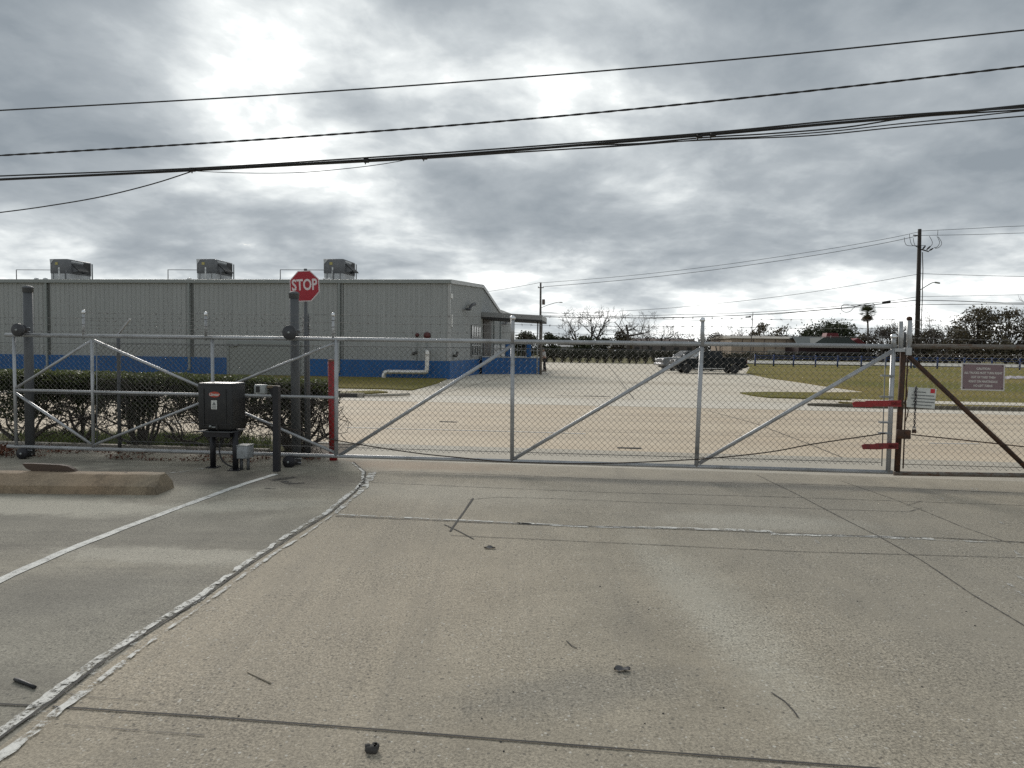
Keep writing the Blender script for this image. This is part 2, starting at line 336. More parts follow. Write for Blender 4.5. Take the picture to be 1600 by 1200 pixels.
def strip(pts, w, z, jit=0.0, mb=None, sub=.12):
    """flat band along ground points; w = width or list"""
    mb = mb or MB(); P = [V((p[0], p[1], z)) for p in pts]; dense = []; W = []
    ws = w if isinstance(w, (list, tuple)) else [w]*len(P)
    for i in range(len(P)-1):
        n = max(1, int((P[i+1]-P[i]).length/sub))
        for k in range(n): dense.append(P[i].lerp(P[i+1], k/n)); W.append(ws[i]+(ws[i+1]-ws[i])*k/n)
    dense.append(P[-1]); W.append(ws[-1]); L = []
    sd = random.uniform(0, 99); ds = 0.0
    def nz(q, k): return (noise.noise(V((q*2.3, sd, k)))*.9+noise.noise(V((q*9, sd, k+5)))*.6+noise.noise(V((q*30, sd, k+9)))*.35)
    for i, p in enumerate(dense):
        if i: ds += (p-dense[i-1]).length
        t = (dense[min(i+1, len(dense)-1)]-dense[max(i-1, 0)]).normalized(); n = V((-t.y, t.x, 0))
        a = W[i]/2*max(.15, 1+jit*1.3*nz(ds, 0)); b = W[i]/2*max(.15, 1+jit*1.3*nz(ds, 3)); o = n*nz(ds*.4, 7)*jit*W[i]*.35
        L += [p+n*a+o, p-n*b+o]
    mb.add(L, [(2*i, 2*i+1, 2*i+3, 2*i+2) for i in range(len(dense)-1)]); return mb
def chainlink(mb, p0, along, length, z0, z1, d=.082, r=.0034, off=V((0, 0, 0))):
    nx = int(length/(d/2)); nz = int((z1-z0)/(d/2)); al = V(along); p0 = V(p0)
    nrm = al.cross(V((0, 0, 1))).normalized()
    for i in range(nx):
        pts = []
        for k in range(nz+1):
            side = (k+i) % 2
            pts.append(p0+al*((i+side)*d/2)+V((0, 0, z0+k*d/2))+nrm*(r*.9 if side else -r*.9)+off)
        mb.tube(pts, r, 3, caps=False)
def barbs(mb, p, q, r=.0023, step=.125, br=.0016, bl=.026, d=.02):
    P = sag(p, q, d, 10); mb.tube(P, r, 4)
    L = (V(q)-V(p)).length; n = int(L/step)
    for i in range(1, n):
        t = i/n; c = V(p).lerp(V(q), t)-V((0, 0, d*4*t*(1-t)))
        for s in range(2):
            a = V((random.uniform(-.5, .5), random.uniform(-1, 1), random.uniform(-1, 1))).normalized()*bl
            mb.tube([c-a, c+a], br, 3, caps=False)
        mb.tube([c-(V(q)-V(p)).normalized()*.012, c+(V(q)-V(p)).normalized()*.012], r*2.2, 5)
# ------------------------------------------------------------------ sky and sun
SUNV = ray(330, -60).normalized()
sun_el = math.asin(SUNV.z); sun_az = math.atan2(SUNV.x, SUNV.y)
w = bpy.data.worlds.new("World"); scene.world = w; w.use_nodes = True; nt = w.node_tree; nt.nodes.clear()
out = N(nt, 'ShaderNodeOutputWorld'); bg = N(nt, 'ShaderNodeBackground', {'Strength': 0.1}); nt.links.new(bg.outputs[0], out.inputs[0])
sky = N(nt, 'ShaderNodeTexSky', sky_type='NISHITA', sun_disc=False, sun_elevation=sun_el, sun_rotation=sun_az)
gen = N(nt, 'ShaderNodeTexCoord').outputs['Generated']
sx = N(nt, 'ShaderNodeSeparateXYZ', {0: gen}); dz = mth(nt, 'MAXIMUM', sx.outputs[2], 0.0)
den = mth(nt, 'ADD', dz, .26)
pl = N(nt, 'ShaderNodeCombineXYZ', {0: mth(nt, 'DIVIDE', sx.outputs[0], den), 1: mth(nt, 'DIVIDE', sx.outputs[1], den), 2: 3.7}).outputs[0]
warp = N(nt, 'ShaderNodeTexNoise', {'Vector': pl, 'Scale': 1.3, 'Detail': 4})
plw = N(nt, 'ShaderNodeVectorMath', {0: pl, 1: N(nt, 'ShaderNodeVectorMath', {0: warp.outputs['Color'], 3: .22}, operation='SCALE').outputs[0]}, operation='ADD').outputs[0]
n1 = noi(nt, plw, 1.3, 6, .5, .1); n2 = noi(nt, smap(nt, plw, (1, 1.1, 1)), 3.5, 7, .54, .12)
def lobe(u, v, w0, amp):
    d = ray(u, v).normalized()
    dt = N(nt, 'ShaderNodeVectorMath', {0: gen, 1: tuple(d)}, operation='DOT_PRODUCT').outputs['Value']
    return N(nt, 'ShaderNodeMapRange', {'Value': dt, 'From Min': math.cos(R(w0)), 'From Max': 1.0, 'To Min': 0.0, 'To Max': amp}, interpolation_type='SMOOTHSTEP').outputs[0]
n3 = noi(nt, smap(nt, plw, (1.25, 1, 1)), 8.0, 5, .55, .1)
dens = mth(nt, 'MULTIPLY_ADD', mth(nt, 'ADD', mth(nt, 'ADD', mth(nt, 'MULTIPLY', n1, .49), mth(nt, 'MULTIPLY', n2, .40)), mth(nt, 'MULTIPLY', n3, .11)), 1.6, -.272)      # cloud thickness 0..1
for l in (lobe(340, 0, 15, -.17), lobe(490, 150, 11, -.12), lobe(280, 60, 6, -.06), lobe(90, 150, 14, .13), lobe(640, 320, 14, .05), lobe(1000, 300, 14, .03), lobe(1450, 120, 16, .05), lobe(1000, 40, 12, -.07), lobe(760, 90, 9, -.07)):
    dens = mth(nt, 'ADD', dens, l)
# clouds thin out towards the horizon where their undersides are seen edge on
hz = N(nt, 'ShaderNodeMapRange', {'Value': sx.outputs[2], 'From Min': .03, 'From Max': .22, 'To Min': -.27, 'To Max': 0.0}, interpolation_type='SMOOTHSTEP').outputs[0]
dens = mth(nt, 'ADD', dens, hz)
cl = ramp(nt, dens, [(.14, (1.7, 1.7, 1.66)), (.28, (.92, .96, .96)), (.40, (.60, .645, .67)), (.52, (.425, .468, .502)), (.70, (.29, .332, .37))])
cl10 = N(nt, 'ShaderNodeVectorMath', {0: cl, 3: 10.0}, operation='SCALE').outputs[0]
gap = N(nt, 'ShaderNodeMapRange', {'Value': n2, 'From Min': .30, 'From Max': .24, 'To Min': 0, 'To Max': .55}).outputs[0]
skyc = mixc(nt, gap, cl10, N(nt, 'ShaderNodeVectorMath', {0: sky.outputs[0], 3: .9}, operation='SCALE').outputs[0])
nt.links.new(skyc, bg.inputs[0])
ld = bpy.data.lights.new("sun", 'SUN'); ld.energy = 2.4; ld.angle = R(20); ld.color = (1, .95, .88)
lo = bpy.data.objects.new("sun", ld); COL.objects.link(lo); lo.rotation_euler = SUNV.to_track_quat('Z', 'Y').to_euler(); lo.location = (0, 0, 30)
vs = scene.view_settings; vs.view_transform = 'Standard'; vs.look = 'None'; vs.exposure = 0.0; vs.gamma = 1
scene.cycles.max_bounces = 6; scene.cycles.transparent_max_bounces = 12; scene.cycles.use_denoising = False
# ------------------------------------------------------------------ ground
TH = -.115; RS = V((math.cos(TH), math.sin(TH), 0)); RT = V((-math.sin(TH), math.cos(TH), 0))
def rt(s, t, z=0.0): return RS*s+RT*t+V((0, 0, z))
def tof(u, v): return gz(u, v).dot(RT)
def sof(p): return V(p).dot(RS)
T_NEAR = tof(900, 702); T_FAR = tof(900, 632); T_LOT = tof(900, 621)
pL = gz(14, 697.4, .175); pR = gz(1393, 738, .175)
GD = (pR-pL); GD.z = 0; GD.normalize(); GN = V((-GD.y, GD.x, 0))
def G(u, v, off=0.0): return onplane(u, v, pL+GN*off, GN)
def Gz(u, v, z, off=0.0):
    """point of the gate plane under / over pixel (u, v), forced to height z along the vertical"""
    p = G(u, v, off); return V((p.x, p.y, z))
def slab(name, pts, z, mat):
    mb = MB(); mb.add([V((p[0], p[1], z)) for p in pts], [tuple(range(len(pts)))]); return struct(name, mb, mat)
mb = MB(); mb.quad(V((-1500, -300, -.10)), V((1500, -300, -.10)), V((1500, 2500, -.10)), V((-1500, 2500, -.10))); struct('ground', mb, FIELD)
slab('road', [rt(-150, T_NEAR), rt(200, T_NEAR), rt(200, T_FAR), rt(-150, T_FAR)], -.03, ROADM)
slab('road_gutter', [rt(-150, T_FAR), rt(200, T_FAR), rt(200, T_LOT), rt(-150, T_LOT)], -.026, GUTTERM)
slab('lot_pavement', [rt(-90, T_LOT), rt(60, T_LOT), rt(60, 104), rt(-90, 116)], -.022, LOTM)
J = [(22, 1150), (69, 1111), (156, 1047), (242, 985), (318, 937), (394, 881), (463, 835), (520, 800), (554, 770), (571, 754), (573, 738), (551, 722), (520, 716)]
JG = [gz(*p) for p in J]
d0 = (JG[0]-JG[2]).normalized(); J0 = [JG[0]+d0*9, JG[0]+d0*4, JG[0]+d0*1.2]
JL = J0+JG
tb = JG[-1]; T_GATE = tb.dot(RT)
gateR = pL+GD*40; gateR.z = 0
bedL = tb+GD*-45
slab('driveway', JL+[V((gateR.x, gateR.y, 0)), V((42, -10, 0)), V((JL[0].x, -10, 0))], 0, DRIVE)
slab('parking_area', list(reversed(JL))+[V((JL[0].x, -10, 0)), V((-45, -10, 0)), bedL], 0, PARK)
slab('driveway_apron', [tb, rt(sof(tb)-.1, T_NEAR), rt(52, T_NEAR), V((gateR.x, gateR.y, 0))], -.004, APRON)
# planting bed, its kerb by the road
kb = rt(0, T_NEAR-.18)
ed0 = G(420, 700, 1.30); ed0.z = 0; ed1 = ed0-GD*45
slab('planting_bed', [bedL, tb, rt(sof(tb)-.1, T_NEAR-.2), rt(-50, T_NEAR-.2)], -.008, SOIL)
mb = MB(); mb.axbox((ed0+ed1)/2+V((0, 0, .01)), GD*45, GN*.12, (0, 0, .09)); struct('bed_edging', mb, KERBM)
vg = [ed0+GN*.07, ed0+GN*.07+GD*.35, rt(sof(ed0)+.1, T_NEAR-.22), rt(-50, T_NEAR-.22), ed1+GN*.07]
slab('verge_grass', vg, .012, GRASSM('verge_green', (.07, .085, .03), (.13, .14, .055), (.16, .14, .06)))
mb = MB(); c = rt((-60+sof(tb)-.1)/2, T_NEAR-.1, -.02); mb.axbox(c, RS*(60+sof(tb)-.1), RT*.19, (0, 0, .05)); struct('bed_kerb', mb, KERBM)
# joints, cracks and lines of the near slabs
def px(pts): return [gz(*p) for p in pts]
def line(name, pts, w, z, mat, jit=.25, sub=.10): return struct(name, strip(px(pts), w, z, jit, sub=sub), mat)
JX = [(-60, 1218)]+J[:-1]
jg_ = px([(-40, 1184), (72, 1104), (151, 1043), (232, 988), (311, 939), (388, 884), (459, 837), (518, 801), (553, 771), (570, 755), (571, 738), (552, 722)])
mbj = strip(jg_, [.016]*8+[.013]*4, .0095, .8, sub=.05); struct('pavement_joint', mbj, TARM)
lft = [(-70, 1205), (58, 1102), (140, 1042), (224, 986), (304, 938), (382, 882), (454, 834), (514, 799), (550, 769), (567, 754), (568, 738), (550, 723)]
struct('joint_paint', strip(px(lft), [.075, .06, .055, .06, .06, .05, .045, .055, .05, .045, .04, .03], .008, .85, sub=.05), WPAINT2)
rgt = [(-20, 1196), (80, 1118), (172, 1052), (260, 984), (332, 936), (408, 880), (474, 837), (524, 803), (558, 773), (577, 755), (580, 738)]
struct('joint_paint', strip(px(rgt), [.06, .055, .04, .03, .028, .03, .03, .04, .05, .11, .10], .008, .9, sub=.05), WPAINT2)
mid = [(40, 1144), (120, 1078), (200, 1016), (290, 955), (360, 905), (430, 858), (500, 812)]
struct('joint_paint', strip(px(mid), .10, .0065, .7, sub=.05), PAINT('flaked_paint', (.60, .59, .54), .60, 6))
line('parking_line', [(-60, 936), (0, 907), (100, 862), (200, 823), (300, 786), (380, 757), (431, 741)], .092, .005, WPAINT, .2)
line('parking_line', [(236, 742), (280, 738), (318, 732)], .09, .005, WPAINT3, .3)
line('pavement_joint', [(524, 807), (640, 812), (760, 817.5), (900, 822), (1040, 826.5), (1210, 833), (1370, 839), (1470, 841), (1600, 848), (1800, 858)], .022, .006, CRACKM, .6)
line('joint_paint', [(526, 804), (640, 809.5), (760, 815), (830, 819)], .045, .0045, WPAINT2, .6)
line('joint_paint', [(800, 818), (900, 823), (1040, 825), (1200, 830), (1210, 835), (1370, 839), (1460, 843)], .075, .0045, WPAINT2, .7)
line('joint_paint', [(1460, 844), (1600, 850), (1700, 855)], .05, .0045, WPAINT3, .7)
line('pavement_joint', [(705, 837), (860, 844), (1050, 853), (1240, 862), (1420, 867), (1600, 872), (1800, 880)], .011, .004, CRACKM, .4)
line('pavement_joint', [(1182, 742), (1240, 770), (1320, 812), (1372, 838), (1440, 876), (1520, 930), (1600, 978), (1700, 1045)], .012, .0046, CRACKM, .3)
line('pavement_joint', [(-120, 1094), (0, 1101), (58, 1104)], .014, .005, TARM, .3)
line('pavement_joint', [(82, 1105), (300, 1119), (640, 1145), (900, 1166), (1330, 1199), (1500, 1212)], .013, .005, TARM, .3)
line('driveway_crack', [(739, 779), (722, 804), (703, 831)], .021, .0052, TARM, .3)
line('driveway_crack', [(694, 820), (718, 831), (740, 843)], .013, .0056, TARM, .3)
line('driveway_crack', [(590, 736), (760, 741), (930, 748), (1090, 753), (1300, 758), (1600, 771)], .02, .004, CRACKT, .5)
line('driveway_crack', [(580, 754), (760, 762), (960, 770), (1200, 776), (1400, 783), (1600, 790)], .016, .0044, CRACKT, .5)
line('driveway_crack', [(730, 781), (780, 777), (860, 779), (1000, 785), (1150, 790), (1320, 797), (1420, 800), (1440, 794)], .014, .0048, CRACKT, .5)
line('driveway_crack', [(1315, 752), (1390, 778), (1440, 797), (1500, 822), (1580, 850)], .012, .0049, CRACKT, .5)
line('driveway_crack', [(1416, 790), (1440, 783)], .014, .005, CRACKT, .3)
line('driveway_crack', [(885, 1002), (893, 1010), (902, 1014)], .008, .005, TARM, .3)
line('driveway_crack', [(1205, 1083), (1225, 1096), (1240, 1112), (1247, 1122)], .008, .005, TARM, .3)
line('driveway_crack', [(80, 1080), (140, 1090), (230, 1096)], .006, .0045, CRACKT, .4)
line('driveway_crack', [(100, 1133), (200, 1141), (320, 1150)], .007, .0045, CRACKT, .4)
for (a, b_) in (((1461, 778), (1467, 782)), ((1468, 777), (1476, 782)), ((1585, 860), (1600, 877)), ((1575, 912), (1600, 935)), ((1567, 916), (1590, 932)), ((1588, 898), (1600, 908)), ((1518, 763), (1521, 768)), ((1526, 763), (1527, 767)), ((1274, 843), (1280, 851)), ((1560, 815), (1568, 820))):
    line('paint_scuff', [a, b_], .03, .0052, WPAINT3, .3)
# oil stain by the photo eye post
for pts, wd in ((((424, 751), (444, 748), (462, 746)), .14), (((440, 752), (455, 756), (476, 755)), .10), (((414, 763), (430, 764)), .05)):
    struct('oil_stain', strip(px(pts), wd, .0035, .6, sub=.08), PAINT('oil_film', (.03, .028, .025), .50, 5, .1))
# lane lines on the road
struct('lane_line', strip([gz(540, 666), gz(640, 668.6), gz(780, 671.8), gz(915, 675.8)], .11, -.024, .1, sub=.3), LANEP)
struct('lane_line', strip([gz(1452, 690.5), gz(1490, 691), gz(1530, 691.5)], .11, -.024, .1, sub=.3), LANEP)
struct('lane_line', strip([gz(200, 655), gz(300, 658.5), gz(400, 661.5)], .11, -.024, .1, sub=.3), LANEP)
struct('road_joint', strip([gz(1105, 640), gz(1180, 660), gz(1260, 690), gz(1325, 716)], .03, -.024, .3), CRACKM)
struct('road_joint', strip([rt(-60, T_NEAR+3.1), rt(80, T_NEAR+3.1)], .03, -.0245, .2, sub=.6), CRACKT)
struct('road_joint', strip([rt(-60, T_NEAR+7.3), rt(80, T_NEAR+7.3)], .03, -.0245, .2, sub=.6), CRACKT)
for p in ((700, 657.5), (690, 700), (983, 698), (930, 618), (992, 598)):
    a = gz(*p); struct('pavement_patch', strip([a-RS*.22*(2 if p[1] < 640 else 1), a+RS*.22*(2 if p[1] < 640 else 1)], .12, -.018, .3), TARM)
struct('pavement_joint', strip([gz(980, 584.5), gz(1015, 585)], .12, -.017, .2), CRACKM)
struct('pavement_joint', strip([gz(870, 617.5), gz(955, 619)], .16, -.017, .2), TARM)
for k in range(5):
    s_ = -6+k*7.5; struct('pavement_joint', strip([rt(s_, T_LOT+.1), rt(s_+.3, 96)], .05, -.0165, .3, sub=.8), CRACKT)
for k in range(6):
    t_ = T_LOT+6+k*9; struct('pavement_joint', strip([rt(-4 if k < 3 else 2, t_), rt(24, t_)], .06, -.0162, .3, sub=.8), CRACKT)
# right lawn, walk and kerbs
def pr(name, pts, z0, z1, mat):
    mb = MB(); mb.prism([V((p[0], p[1], z0)) for p in pts], (0, 0, z1-z0)); return struct(name, mb, mat)
TW = tof(1500, 629.5); TG2 = tof(1500, 634); TK = tof(1500, 639.5)
lawn = [gz(1166, 583), gz(1200, 590.5), gz(1245, 596.5), gz(1287, 603), (gz(1361, 613.3)), gz(1280, 613.9), gz(1200, 613), gz(1156, 614), gz(1175, 618), gz(1200, 621), gz(1330, 625), rt(sof(gz(1400, 629)), TW), rt(160, TW), rt(160, 118), rt(24, 118), gz(1172, 574)]
pr('lawn', lawn, -.08, .03, LAWN)
pr('sidewalk', [gz(1330, 625.2), rt(sof(gz(1400, 629)), TW-.01), rt(160, TW-.01), rt(160, TG2), rt(sof(gz(1395, 633)), TG2)], -.08, .05, GUTTERM)
pr('verge_grass', [rt(sof(gz(1360, 633)), TG2-.01), rt(160, TG2-.01), rt(160, TK+.16), rt(sof(gz(1400, 637)), TK+.16), gz(1310, 629)], -.08, .04, LAWN)
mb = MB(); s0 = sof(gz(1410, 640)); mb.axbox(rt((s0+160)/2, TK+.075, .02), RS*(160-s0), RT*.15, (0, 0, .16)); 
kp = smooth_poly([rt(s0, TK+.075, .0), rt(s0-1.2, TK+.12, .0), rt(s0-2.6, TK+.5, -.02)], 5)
mb.tube([p+V((0, 0, .04)) for p in kp], [.09, .09, .085, .08, .075, .07, .065, .06, .055, .05, .04][:len(kp)], 6); struct('road_kerb', mb, CONCRETE('shaded_kerb', (.085, .078, .06), (.15, .138, .11), (.16, .12, .08), .4, stain=(.05, .045, .036), stamt=.6))  # darker kerb concrete: the shade on its road face is put into the colour
# left lawn in front of the warehouse
lw = [gz(702, 590.5), gz(684, 598.5), gz(665, 604), gz(643.5, 609.5), gz(600, 607.7), gz(529.5, 606.3)]
tl = lw[-1].dot(RT); lw += [rt(-90, tl), rt(-90, tl+26)]
pr('lawn', lw, -.08, .03, LAWN)
pr('verge_grass', [gz(606, 613), gz(590, 611), gz(529, 613.2), rt(-90, tof(529, 613.2)), rt(-90, tof(529, 616)), gz(529, 616), gz(563, 615.5)], -.08, .03, LAWN)
kz = tof(540, 619.5)
mb = MB(); s1 = sof(gz(572, 619)); mb.axbox(rt((s1-90)/2, kz+.1, .02), RS*(s1+90), RT*.2, (0, 0, .22))
mb.tube([p+V((0, 0, .05)) for p in smooth_poly([rt(s1, kz+.1), rt(s1+.5, kz+.2), rt(s1+1.0, kz+.6), rt(s1+1.4, kz+1.2)], 4)], .055, 6); struct('road_kerb', mb, KERBM)
o = MB(); o.axbox(rt(s1-1.0, kz-.012, .03), RS*1.6, RT*.03, (0, 0, .14)); struct('storm_inlet', o, DARKR)
# far road behind the lawns
slab('far_road', [rt(20, 128), rt(400, 118), rt(400, 170), rt(20, 180)], .02, FARROAD)
# ------------------------------------------------------------------ the sliding gate
gate = thing('sliding_gate', 'long galvanized sliding gate with diagonal braces and chain link across the driveway', 'gate', V((pL.x, pL.y, 0)))
def pipe(name, a, b_, r, parent, mat=GALV, n=10): 
    m = MB(); m.tube([a, b_], r, n); return m.build(name, mat, parent)
pipe('top_rail', G(9, 523.2), G(1400, 541.3), .031, gate)
pipe('bottom_rail', G(12, 697.4), G(1394, 738), .028, gate)
pipe('middle_rail', G(25, 609.5, .0), G(527, 621.2, .0), .022, gate)
for (u, vt, ub, vb, r) in ((21.5, 524, 25.5, 698, .024), (143.5, 531, 146, 701, .024), (331.5, 530, 333.5, 706, .024), (525.5, 530, 525.5, 712.5, .030), (801, 535, 800, 720, .030), (1096.5, 539, 1088, 729, .030), (1396, 542, 1387.5, 738, .031)):
    pipe('upright', G(u, vt), G(ub, vb), r, gate)
for a, b_, r in (((143, 532), (24, 607), .02), ((24, 614), (143, 694), .021), ((147, 532), (333, 613), .021), ((147, 695), (333, 622), .02), ((333, 613), (525, 535), .02), ((333, 624), (525, 708), .021), ((530, 712), (800, 540), .026), ((803, 717), (1094, 545), .027), ((1092, 724), (1394, 549), .027)):
    pipe('brace', G(a[0], a[1]), G(b_[0], b_[1]), r, gate)
for (u, v0, v1, r) in ((130.5, 488, 530, .019), (321.5, 491, 532, .019), (520.5, 492, 534, .019), (801, 497, 536, .029), (1097.5, 500, 541, .029), (1396.5, 526, 543, .030)):
    e = MB(); a = G(u, v1, -.01); t = G(u, v0, -.01); e.tube([a, t], r, 10); ep = e.build('barb_extension', GALV, gate)
    c = MB(); c.lathe([(r*1.05, -.02), (r*1.28, -.018), (r*1.35, 0), (r*1.25, .018), (r*.9, .03), (r*.3, .037)], t, (0, 0, 1), 12); c.build('cap', MAT('bright_cap', (.75, .76, .77), .3, .8, .08), ep)
    if u < 600:
        for q in (.3, .55, .8): k = MB(); k.tube([a.lerp(t, q)-GN*.02-GD*.02, a.lerp(t, q)-GN*.025+GD*.05], .005, 4); k.build('wire_clip', BARB, ep)
gm = MB(); a0 = Gz(150, 600, 0, .035); a1 = Gz(1381, 600, 0, .035)
chainlink(gm, a0, GD, (a1-a0).length, .262, 1.80); gm.build('chain_link_mesh', WIRE, gate)
for z_ in (1.775, .30): tw = MB(); tw.tube([Gz(150, 600, z_, .03), Gz(1381, 600, z_, .03)], .0042, 4); tw.build('tension_wire', GALVD, gate)
for (ua, ub) in ((151, 152), (1384, 1378)): tbm = MB(); tbm.tube([Gz(ua, 540, 1.80, .03), Gz(ub, 720, .25, .03)], .008, 5); tbm.build('tension_bar', GALVM, gate)
for v in (677, 587, 620, 660):
    cl_ = MB(); p = G(1391.5-(v-560)*.042, v, 0); cl_.axbox(p-GD*.03, GD*.16, GN*.075, (0, 0, .022)); cl_.build('bar_band', GALVM, gate)
for k, (h0, h1) in enumerate(((.35, .355), (.235, .235), (.12, .12))):
    b = MB(); P = [G(130.5, 520, -.02), G(321.5, 520, -.02), G(520.5, 520, -.02), G(801, 520, -.02), G(1097, 520, -.02), G(1410, 520, -.02)]
    for i in range(len(P)-1):
        A = V((P[i].x, P[i].y, 1.875+h0)); B = V((P[i+1].x, P[i+1].y, 1.875+h0)); barbs(b, A, B, d=.008+.01*random.random())
    b.build('barbed_wire_strand', BARB, gate)
ch = MB(); cp = [(386, 655), (450, 669), (526, 688), (640, 706.5), (719, 715), (802, 722), (937, 724), (1090, 717.5), (1200, 706.5), (1269, 694), (1383, 677)]
ch.tube(smooth_poly([G(u, v, -.045) for u, v in cp], 4), .0085, 5); ch.build('drive_chain', MAT('chain_brown', (.075, .06, .05), .6, .4, .25, 30), gate)
# ------------------------------------------------------------------ roller posts
def roller_post(u, ub, vtop, wu, wv, lu, lv, rw, rl, label):
    base = Gz(ub, 690, 0, .20); t = thing('roller_post', label, 'gate post', base, 'roller posts carrying the sliding gate')
    top = G(u, vtop, .20); p = MB(); p.tube([V((base.x, base.y, -.02)), top], .066, 16); pp = p.build('post', GALVD, t)
    c = MB(); c.lathe([(.066, -.06), (.074, -.058), (.074, 0), (.082, .004), (.078, .02), (.05, .04), (.015, .048)], top, (0, 0, 1), 16); c.build('post_cap', GALVD, pp)
    for (cu, cv, r, up) in ((wu, wv, rw, 1), (lu, lv, rl, -1)):
        ctr = G(cu, cv, -.075)
        wm = MB(); wm.lathe([(r*.25, -.034), (r*.30, -.030), (r*.92, -.028), (r, -.018), (r, .018), (r*.9, .028), (r*.3, .03)], ctr, GN, 24)
        wh = wm.build('roller', BLACKM if up < 0 else MAT('roller_grey', (.045, .046, .05), .5, .1, .2, 8), t)
        hb = MB(); hb.lathe([(.004, -.046), (.015, -.043), (.018, -.03), (.018, -.02)], ctr, GN, 10); hb.build('axle_bolt', GREYBOX, wh)
        bk = MB(); rz = 1.875+.035+r*.42 if up > 0 else .175-.03-r*.45
        c2 = V((ctr.x, ctr.y, 0))+V((0, 0, ctr.z+(.02*up))); e2 = V((base.x, base.y, ctr.z+.01*up))
        bk.tube([ctr+GN*.02, ctr+GN*.10+GD*.02+V((0, 0, .02*up))], r*.62, 14)
        bk.axbox((c2+e2)/2+GN*.02+GD*.02, (e2-c2)*.9, V((0, 0, 1))*.05, (e2-c2).cross(V((0, 0, 1))).normalized()*.06)
        bk.build('roller_bracket', BLACKM, t)
        for dzz in (-.03, .03): ub_ = MB(); ub_.tube([e2+V((0, 0, dzz))-GN*.08-GD*.02, e2+V((0, 0, dzz))-GN*.085+GD*.11], .008, 6); ub_.build('u_bolt', GALV, t)
    return t
roller_post(43.5, 46.5, 451, 28, 515.5, 35, 708.5, .098, .088, 'tall dull grey capped gate post with rollers at the far left end of the gate')
roller_post(459.5, 463.5, 460, 452.5, 519.5, 451.5, 721.5, .105, .092, 'dull grey roller post standing in front of the stop sign')
# ------------------------------------------------------------------ bollard
bb = gz(521, 719); t = thing('bollard', 'red painted steel bollard with chipped top behind the gate', 'bollard', bb)
m = MB(); m.tube([bb+V((0, 0, -.02)), at(518.5, 563, bb.y)], .062, 20); m.build('pipe', REDP, t)
m = MB(); m.lathe([(.062, -.02), (.064, 0), (.055, .012), (.02, .018)], at(518.5, 563, bb.y), (0, 0, 1), 20); m.build('rusty_cap', MAT('rusty_cap', (.20, .10, .07), .8, 0, .3, 20, .2), t)
# ------------------------------------------------------------------ gate operator
OFF = -.56
A = G(309, 673, OFF); B = G(363, 676, OFF); T0 = G(336, 599, OFF)
wO = (B-A).length; z0 = A.z-.005; z1 = T0.z; dO = .40; ctr = (A+B)/2; ctr.z = 0; ctr += GN*(dO/2)
op = thing('gate_operator', 'black plastic gate operator housing with red badge on two steel legs', 'gate operator', V((ctr.x, ctr.y, 0)))
m = MB(); m.bevbox(ctr+V((0, 0, (z0+z1)/2+.01)), GD*wO, GN*dO, (0, 0, z1-z0-.02), .03, 3); hs = m.build('housing', BLACKP, op)
m = MB(); m.bevbox(ctr+V((0, 0, z1-.022)), GD*(wO+.004), GN*(dO+.004), (0, 0, .05), .024, 3); m.build('lid', MAT('lid_top_sheen', (.022, .024, .026), .42, 0, .2, 6), op)  # same black as the housing, lightened to paint in the reflection on top
m = MB()
for k in (-.32, .32): m = MB(); m.axbox(ctr-GN*(dO/2+.003)+GD*wO*k+V((0, 0, (z0+z1)/2)), GD*.012, GN*.01, (0, 0, (z1-z0)*.78)); m.build('housing_rib', BLACKP, hs)
m = MB(); m.axbox(ctr-GN*(dO/2+.004)+V((0, 0, z0+.10)), GD*wO*.9, GN*.01, (0, 0, .010)); m.build('housing_rib', BLACKP, hs)
m = MB(); m.axbox(ctr+V((0, 0, z0-.006)), GD*(wO*.98), GN*(dO*.98), (0, 0, .012)); m.build('base_plate', GALVD, op)
m = MB(); m.axbox(ctr+V((0, 0, z0-.05)), GD*(wO*.75), GN*(dO*.75), (0, 0, .07)); m.build('chassis', BLACKM, op)
fr = lambda u, v, o=.002: G(u, v, OFF-.004-o)
c = fr(335, 616.5); m = MB(); n = 28; rx, rz_ = .082, .040
m.prism([c+GD*math.cos(2*math.pi*k/n)*rx+V((0, 0, math.sin(2*math.pi*k/n)*rz_)) for k in range(n)], GN*.004); bd = m.build('brand_badge', BADGE, op)
text_mesh('Linear', .058, frameM(c-GN*.002, GD, (0, 0, 1)), SIGNPALE, 'lettering', bd, .001, .002)
c = fr(334.5, 632.5); m = MB(); m.axbox(c, GD*.085, GN*.003, (0, 0, .125)); ws = m.build('warning_sticker', NOTICE, op)
m = MB(); m.prism([c-GN*.003+V((0, 0, .045))-GD*0, c-GN*.003+GD*.028+V((0, 0, -.005)), c-GN*.003-GD*.028+V((0, 0, -.005))], -GN*.001)
for q in (.02, .034, .048): m.axbox(c-GN*.003-V((0, 0, q)), GD*.06, GN*.002, (0, 0, .005))
m.build('warning_print', INK, ws)
c = fr(333, 666, .01); m = MB(); m.lathe([(.012, -.02), (.016, -.01), (.016, .01)], c-GD*.04, GN, 10); m.axbox(c+GD*.01-V((0, 0, .012)), GD*.05, GN*.02, (0, 0, .014)); m.build('latch', GREYBOX, op)
m = MB(); m.axbox(fr(339, 667, .004), GD*.018, GN*.012, (0, 0, .07)); m.build('latch_slot', DARKR, op)
for (u, v) in ((333, 730.5), (370, 735)):
    b = gz(u, v) if u < 350 else G(368, 733, OFF+.12)
    b.z = 0; m = MB(); m.tube([b, V((b.x, b.y, z0-.01))], .040, 12); lg = m.build('leg', BLACKM, op)
    m = MB(); m.axbox(b+V((0, 0, .006)), GD*.16, GN*.16, (0, 0, .012)); m.build('foot_plate', BLACKM, lg)
